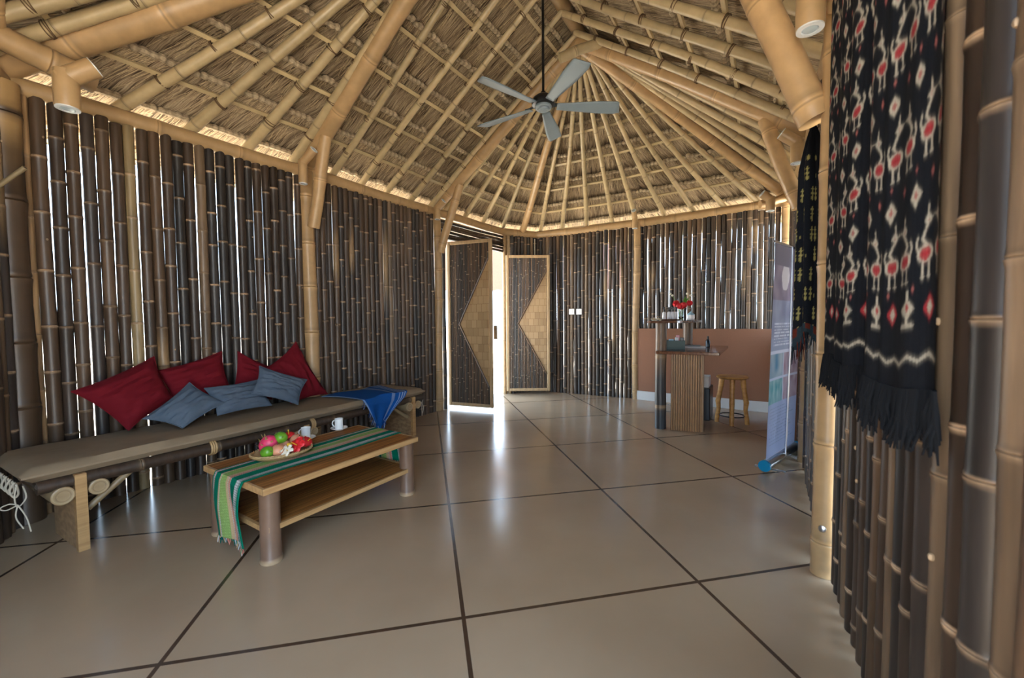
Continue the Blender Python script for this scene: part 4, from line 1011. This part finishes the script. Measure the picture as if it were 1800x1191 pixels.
# pot with pointed lid
pp = onshelf(1214, 4.55); pt = thing('white_pot', pp, 'small white pot with a pointed pale blue lid on the upper shelf', 'pot')
mb = MB(); mb.lathe(pp, [(.0, .001), (.045, .001), (.052, .006), (.048, .009), (.0, .008)], 28); mb.build('pot_saucer', 'white', pt)
mb = MB(); mb.lathe(pp, [(.030, .009), (.040, .018), (.041, .055), (.040, .060), (.0, .060)], 28); mb.build('pot_body', 'white', pt)
mb = MB(); mb.lathe(pp, [(.042, .060), (.042, .064), (.022, .080), (.010, .088), (.007, .098), (.0, .100)], 28); mb.build('pot_lid', 'lid', pt)
flower('frangipani_flower', onshelf(1150, 4.28)+Vector((0, 0, .012)), .035, 5, 'petalwhite', 'white frangipani at the left end of the upper shelf', (-.2, -.5, .8), .75, .2, group='frangipani on the shelf')
flower('frangipani_flower', onshelf(1158, 4.20)+Vector((0, 0, .014)), .033, 5, 'petalwhite', 'white frangipani touching the reddish tray on the upper shelf', (.2, -.5, .8), .75, .2, group='frangipani on the shelf')
# green box
ZD = .8065
gp = D(.30, .44, ZD); gb = thing('green_box', gp, 'dark green open box of small items on the desk beside the near post', 'box')
X, Y = du*.0, dn_*.0
gx, gy = Vector((.93, -.36, 0)), Vector((.36, .93, 0))
mb = MB(); 
for (o_, x_, y_) in ((gp-gx*.09-gy*.06, gx*.18, gy*.006), (gp-gx*.09+gy*.054, gx*.18, gy*.006), (gp-gx*.09-gy*.054, gx*.006, gy*.108), (gp+gx*.084-gy*.054, gx*.006, gy*.108)): mb.frame_box(o_, x_, y_, (0, 0, .095))
mb.frame_box(gp-gx*.086-gy*.056, gx*.172, gy*.112, (0, 0, .006)); mb.build('box_shell', 'green', gb, smooth=False)
for nm, m_, off, sz, lab in (('white_tube', 'label', (.01, 0), (.035, .03, .125), 'small white carton standing in the green box'), ('pink_tube', 'pinkitem', (.02, .03), (.035, .02, .15), 'pink topped tube standing in the green box'), ('dark_pouch', 'black', (.06, .0), (.04, .05, .125), 'black pouch at the right side of the green box'), ('teal_packet', 'lid', (-.045, .0), (.05, .02, .108), 'teal packet at the left side of the green box')):
    c = gp+gx*off[0]+gy*off[1]; mb = MB(); mb.frame_box(c-gx*sz[0]/2-gy*sz[1]/2+Vector((0, 0, .0065)), gx*sz[0], gy*sz[1], (0, 0, sz[2]-.0065)); tag(mb.build(nm, m_, smooth=False, mods=[('BEVEL', dict(width=.005, segments=3))]), lab, nm.split('_')[1])
# book / tablet and bottle
bp_ = D(.62, .30, ZD); mb = MB(); mb.frame_box(bp_-gx*.11-gy*.08, gx*.22, gy*.16, (0, 0, .018)); nb = mb.build('notebook', 'paper', smooth=False); tag(nb, 'pale notebook lying on the desk behind the green box', 'notebook')
mb = MB(); mb.frame_box(bp_-gx*.12-gy*.05+Vector((0, 0, .0185)), gx*.18, gy*.13, (0, 0, .012)); tag(mb.build('black_folder', 'black', smooth=False), 'black folder lying on top of the pale notebook', 'folder')
bq = at_z(1244, 603, ZD); bq = D(.78, .18, ZD); bt = thing('dark_bottle', bq, 'dark bottle standing on the desk next to the notebook', 'bottle')
mb = MB(); mb.lathe(bq, [(.020, 0), (.024, .003), (.024, .07), (.014, .088), (.009, .092)], 20); mb.build('bottle_body', simple('dark_glass', (.02, .025, .03), .15), bt)
mb = MB(); mb.lathe(bq, [(.010, .088), (.011, .092), (.010, .125), (.0, .126)], 16); mb.build('bottle_cap', 'black', bt)
# things stored under the desk
bx = D(.42, .03, 0)
mb = MB(); q = Z(DB+du*.66+dn_*.14, 0); mb.frame_box(q, du*.34, dn_*.22, (0, 0, .36)); tag(mb.build('computer_case', 'black', smooth=False, mods=[('BEVEL', dict(width=.01, segments=2))]), 'black box standing on the floor under the desk', 'box')
mb = MB(); q = D(.72, .16, .361); mb.frame_box(q, du*.2, dn_*.14, (0, 0, .12)); tag(mb.build('storage_box', 'paper', smooth=False), 'pale box on top of the black box under the desk', 'box')

# ------------------------------------------------------------------ stool
sp_ = Vector((2.365, 4.43, 0)); st_ = thing('wooden_stool', sp_, 'varnished round wooden stool beside the reception desk', 'stool')
mb = MB(); mb.lathe(Z(sp_, .485), [(.0, 0), (.14, 0), (.152, .006), (.156, .014), (.150, .026), (.08, .031), (.0, .031)], 36); mb.build('seat', 'stool', st_)
for k in range(4):
    a = math.radians(62+90*k); d = Vector((math.cos(a), math.sin(a), 0)); mb = MB()
    pts = [sp_+d*rr+Vector((0, 0, z)) for rr, z in ((.145, 0), (.142, .06), (.128, .15), (.135, .23), (.118, .33), (.105, .42), (.10, .486))]
    mb.rings(pts, [.022, .023, .021, .026, .023, .026, .029], 12); mb.build('leg', 'stool', st_)
mb = MB(); torus(mb, Z(sp_, .085), (0, 0, 1), .120, .0065, 36, 8); mb.build('foot_ring', 'fanblack', st_)

# ------------------------------------------------------------------ roll-up banner seen from behind
b0 = Vector((1.84, 2.98, 0)); b1 = Vector((2.37, 3.44, 0)); bu = (b1-b0).normalized(); bn = Vector((-bu.y, bu.x, 0)); BWd = (b1-b0).length
ban = thing('roll_up_banner', Z((b0+b1)/2, 0), 'tall roll-up banner seen from behind near the right wall', 'banner')
mb = MB(); mb.rings([Z(b0, .05), Z(b1, .05)], [.036, .036], 22); mb.build('base_roller', 'alu', ban)
for p, d in ((b0, -1), (b1, 1)):
    mb = MB(); mb.rings([Z(p, .05), Z(p+bu*d*.006, .05), Z(p+bu*d*.022, .05)], [.041, .042, .040], 26); mb.build('end_cap', 'bluecap', ban)
for a in (.14, .80):
    mb = MB(); c = lerp(b0, b1, a); mb.frame_box(Z(c-bn*.10-bu*.013, .0), bn*.20, bu*.026, (0, 0, .009)); mb.build('foot_plate', 'alu', ban, smooth=False)
lean = Vector((.032, .0, 0))
NXB, NYB, BH = 120, 260, 1.58
def bancol(u, v):
    # v 0 bottom .. 1 top ; u 0 near edge .. 1 far edge
    base = mixc((.34, .42, .64), (.30, .34, .48), v)
    n_ = mnoise.noise(Vector((u*6, v*14, 2)))
    if v > .90: c = mixc((.16, .15, .20), (.24, .22, .28), u)
    elif v > .74:
        c = mixc((.19, .17, .24), (.30, .26, .34), .5+n_)
        for k in range(6):
            a = k*1.047; dx = (u-.42)*.8; dy = (v-.855)*1.6; rr = math.hypot(dx, dy); an = math.atan2(dy, dx)-a
            if rr < .11*max(0, math.cos(an))**.6 and math.cos(an) > .75: c = (.62, .60, .66)
    elif v > .56: c = mixc((.22, .24, .36), (.34, .38, .52), .5+n_*.7)
    elif v > .50: c = (.30, .35, .50)
    elif v > .485: c = (.62, .66, .78)
    elif v > .25:
        if u < .5: c = mixc((.12, .24, .36), (.34, .42, .5), .5+n_) if v > .37 else mixc((.10, .30, .36), (.30, .46, .50), .5+mnoise.noise(Vector((u*14, v*20, 9))))
        else: c = mixc((.28, .20, .26), (.42, .38, .46), .5+mnoise.noise(Vector((u*10, v*18, 5))))
        if abs(u-.5) < .012 or abs(v-.37) < .006: c = (.5, .56, .7)
    else: c = base
    if .52 < v < .635 and .10 < u < .86:
        ln = (v-.52)/.0145
        if .35 < ln % 1 < .75 and mnoise.noise(Vector((u*34, math.floor(ln)*7.3, 0))) > -.18 and u < .86-.12*((math.floor(ln)*7) % 3): c = (.62, .66, .76)
    if .05 < v < .235 and .08 < u < .9:
        ln = (v-.05)/.0155
        if .35 < ln % 1 < .62 and mnoise.noise(Vector((u*42, math.floor(ln)*5.1, 0))) > -.15 and u < .9-.10*((math.floor(ln)*5) % 4): c = mul(base, .72)
    return c
mb = MB()
mb.grid(lambda u, v: Z(lerp(b0, b1, .02+.96*u)+lean*v*1.25+bn*(.012*math.sin(v*3)*math.sin(u*3)), .088+BH*v), NXB, NYB, bancol)
mb.build('banner_sheet', 'banner', ban, smooth=True)
tpz = .088+BH
mb = MB(); p0, p1 = Z(b0+lean*1.25, tpz+.004), Z(b1+lean*1.25, tpz+.004); mb.rings([p0, p1], [.009, .009], 12); mb.build('top_rail', 'alu', ban)
mb = MB(); pm0 = Z(lerp(b0, b1, .50)-bn*-.022*1, .05); 
side_ = bn if bn.dot(Vector((0, 0, 0))-b0) > 0 else -bn
mb.rings([Z(lerp(b0, b1, .5)+side_*.030, .05), Z(lerp(b0, b1, .5)+side_*.030+lean*.6, .85), Z(lerp(b0, b1, .5)+side_*.012+lean*1.25, tpz)], [.0065, .006, .0055], 10); mb.build('support_pole', 'alu', ban)

# ------------------------------------------------------------------ large ikat cloth on the near right wall
BLK = (.0075, .009, .013); CRM = (.40, .37, .30); REDC = (.30, .028, .035); PNK = (.30, .10, .09)
def raster_ikat(wm, hm, cell):
    W_, H_ = int(wm/cell), int(hm/cell); A = np.zeros((H_, W_, 3)); A[:] = BLK
    rs = np.random.RandomState(3)
    yy, xx = np.mgrid[0:H_, 0:W_]; X_ = xx*cell/1.8; wm = wm/1.8; Y_ = yy*cell      # Y_ = height above the hem
    def disc(cx, cy, rx, ry, c): A[((X_-cx)/rx)**2+((Y_-cy)/ry)**2 < 1] = c
    def diam(cx, cy, rx, ry, c): A[(abs(X_-cx)/rx+abs(Y_-cy)/ry) < 1] = c
    def line(pts, w, c):
        for (x0, y0), (x1, y1) in zip(pts[:-1], pts[1:]):
            n_ = int(max(abs(x1-x0)*1.8, abs(y1-y0))/cell)+2
            for k in range(n_):
                t = k/(n_-1); disc(x0+(x1-x0)*t, y0+(y1-y0)*t, w, w*1.4, c)
    def bird(cx, cy, f, s=1.0):
        # cy body centre
        line([(cx+f*.001*s, cy+.015*s), (cx-f*.006*s, cy+.030*s), (cx-f*.001*s, cy+.045*s), (cx+f*.004*s, cy+.055*s)], .0022*s, CRM)
        diam(cx+f*.004*s, cy+.063*s, .008*s, .013*s, CRM); diam(cx+f*.004*s, cy+.063*s, .003*s, .005*s, PNK)
        line([(cx+f*.004*s, cy+.070*s), (cx+f*.004*s, cy+.090*s)], .0014*s, CRM); line([(cx+f*.004*s, cy+.063*s), (cx+f*.015*s, cy+.066*s)], .0014*s, CRM)
        disc(cx, cy, .0145*s, .018*s, CRM); disc(cx, cy, .0095*s, .013*s, REDC)
        line([(cx-f*.012*s, cy+.006*s), (cx-f*.016*s, cy+.022*s), (cx-f*.013*s, cy+.036*s)], .0018*s, CRM)
        for q in (-.005, .006): line([(cx+q*s, cy-.016*s), (cx+q*s, cy-.042*s)], .0016*s, CRM); disc(cx+q*s, cy-.045*s, .004*s, .003*s, CRM)
    rows = [.275, .51, .745, .98, 1.215]
    for j, y in enumerate(rows):
        x = .012; k = 0
        while x < wm+.02:
            bird(x, y, 1 if k % 2 == 0 else -1, 1.0); x += .034 if k % 2 == 0 else .040; k += 1
        x = .03
        while x < wm:
            diam(x, y+.122, .011, .024, CRM); diam(x, y+.122, .0045, .010, PNK); diam(x+.03, y+.150, .004, .010, PNK); diam(x+.0, y-.062, .003, .006, PNK); x += .060
    # lowest motif row
    x = .02; k = 0
    while x < wm:
        cy = .170
        if k % 2 == 0:
            diam(x, cy+.004, .015, .022, CRM); line([(x, cy+.02), (x, cy+.040)], .003, CRM); line([(x, cy), (x, cy-.028)], .003, CRM); line([(x-.011, cy-.030), (x+.011, cy-.030)], .003, CRM); diam(x, cy+.008, .004, .010, REDC)
        else: diam(x, cy, .012, .026, REDC); diam(x, cy, .006, .015, CRM)
        x += .040; k += 1
    # zigzag line
    ys = .070+.010*np.abs(((X_[0]/.018) % 2)-1)*1.3-.006+.004*np.sin(X_[0]*50)
    for i in range(W_): A[np.abs(Y_[:, i]-ys[i]) < .0042, i] = CRM
    # yarn blur along the warp
    Bm = A.copy()
    for sft in range(1, 4): Bm[sft:] += A[:-sft]*(1-sft*.25); Bm[:-sft] += A[sft:]*(1-sft*.25)
    Bm /= 1+2*(.75+.5+.25); jit = rs.rand(1, W_, 1)*.35+.75
    return (A*.45+Bm*.55)*jit
cell = .0032
# cloth path in plan: along the wall then a fold turned to the room
cp = [Vector(p) for p in ((1.245, 1.645, 0), (1.205, 1.56, 0), (1.14, 1.47, 0), (1.10, 1.37, 0), (1.025, 1.27, 0), (.985, 1.15, 0), (.905, 1.045, 0), (.868, .985, 0), (.853, .96, 0), (.842, .90, 0), (.800, .815, 0), (.77, .765, 0), (.755, .74, 0))]
fine = []
for i in range(len(cp)-1):
    p0 = cp[max(i-1, 0)]; p1 = cp[i]; p2 = cp[i+1]; p3 = cp[min(i+2, len(cp)-1)]
    for k in range(20):
        t = k/20; fine.append(.5*((2*p1)+(p2-p0)*t+(2*p0-5*p1+4*p2-p3)*t*t+(3*p1-p0-3*p2+p3)*t**3))
fine.append(cp[-1]); acc = [0]
for i in range(1, len(fine)): acc.append(acc[-1]+(fine[i]-fine[i-1]).length)
WT = acc[-1]; HT = 1.42; IK = raster_ikat(WT, HT, cell); NXC, NYC = IK.shape[1]-1, IK.shape[0]-1
def pathat(d):
    import bisect
    i = min(max(bisect.bisect_right(acc, d)-1, 0), len(acc)-2); return fine[i].lerp(fine[i+1], (d-acc[i])/max(1e-9, acc[i+1]-acc[i]))
pa_ = [pathat(WT*i/NXC) for i in range(NXC+1)]
zb = .965
mb = MB()
mb.grid(lambda u, v: Z(pa_[int(round(u*NXC))], 0)+Vector((-.012*math.sin(u*31)*(1-v*.6), .006*math.sin(u*19+v*2), zb+HT*v+.010*math.sin(u*14))), NXC, NYC, lambda u, v: tuple(IK[int(round(v*NYC)), int(round(u*NXC))]))
ik = mb.build('ikat_cloth', 'cloth'); tag(ik, 'large black ikat cloth with red and cream birds hanging on the near right wall', 'wall hanging')
fm = MB()
for k in range(330):
    u = R(); p = Z(pathat(WT*u), 0)+Vector((-.012*math.sin(u*31), .006*math.sin(u*19), zb+.010*math.sin(u*14)+.012)); l = U_(.09, .135)
    m1 = p+Vector((U_(-.008, .004), U_(-.010, .010), -l*.5)); m2 = p+Vector((U_(-.016, .008), U_(-.016, .016), -l)); fm.rings([p, m1, m2], [.0034, .0040, .0018], 5)
fm.build('fringe', 'blackcloth', ik)
bamboo('hanging_rail', (1.28, 1.70, 2.345), (.70, .64, 2.345), .018, col=mul(TAN, .8), ns=.3, bend=.001, label='bamboo rail carrying the large ikat cloth', cat='rail')

# ------------------------------------------------------------------ narrow scarf on a peg
sp0 = at_d(1431, 222, 2.30)
SC = Vector((sp0.x, sp0.y, 0)); mb = MB(); zt, zbm = sp0.z, at_d(1431, 600, 2.30).z
YEL = (.27, .24, .09)
def scf(u, v):
    a = 2*math.pi*u; w = .012+.052*min(1, (1-v)*5)**.7; n_ = 1+.22*math.sin(a*5+1)+.12*math.sin(a*3+v*3)
    return SC+Vector((w*math.cos(a)*n_*1.0, w*.7*math.sin(a)*n_, zbm+(zt-zbm)*v+(.05*math.sin(a*2)*(1-min(1, v*8)))))
def scc(u, v):
    if v > .86: return BLK
    x = u*80; y = v*120; gx_, gy_ = x % 4, y % 11
    if v < .07: return (.10, .02, .012) if (v > .035 and math.sin(u*60) > 0) else (.02, .035, .045)
    key = mnoise.noise(Vector((math.floor(x/4)*3.1, math.floor(y/11)*2.7, 1)))
    if key > .02:
        if 1.5 < gx_ < 2.3 and 1 < gy_ < 9: return YEL
        if .5 < gx_ < 3.3 and (4.4 < gy_ < 5.4 or 7 < gy_ < 7.7): return YEL
        if .8 < gx_ < 3.0 and 1.8 < gy_ < 3.6 and not (1.4 < gx_ < 2.4 and 2.4 < gy_ < 3.0): return mul(YEL, .8)
    elif key < -.35 and 1 < gx_ < 2 and 3 < gy_ < 5: return mul(YEL, .7)
    return BLK
mb.grid(scf, 90, 220, scc); sc_ = mb.build('narrow_scarf', 'cloth'); tag(sc_, 'narrow black scarf with yellowish motifs hanging left of the near post', 'scarf')
fm = MB()
for k in range(70):
    u = R(); p = scf(u, .01); l = U_(.05, .11); fm.rings([p, p+Vector((U_(-.01, .01), U_(-.01, .01), -l))], [.0028, .0015], 4, [random.choice([BLK, (.02, .035, .045), (.10, .02, .012)])]*2)
fm.build('fringe', 'cloth', sc_)
pg = SC+Vector((0, 0, zt)); mb = MB(); torus(mb, pg+Vector((0, 0, .0)), (0.3, 1, .2), .022, .004, 20, 6); mb.build('cord_loop', 'rope', sc_)
bamboo('scarf_peg', pg+Vector((-.045, -.06, .045)), pg+Vector((.11, .09, .03)), .016, col=TAN, ns=.5, label='short bamboo peg holding the narrow scarf', cat='peg', bend=0)
# thin stick at the left edge
bamboo('bamboo_stick', Z((-2.66, 2.13, 0), 1.78), Z((-2.50, 2.17, 0), 1.93), .011, col=mul(STRAWY, .45), ns=.5, bend=0, label='thin slanting bamboo stick at the left edge by the dark post', cat='stick')
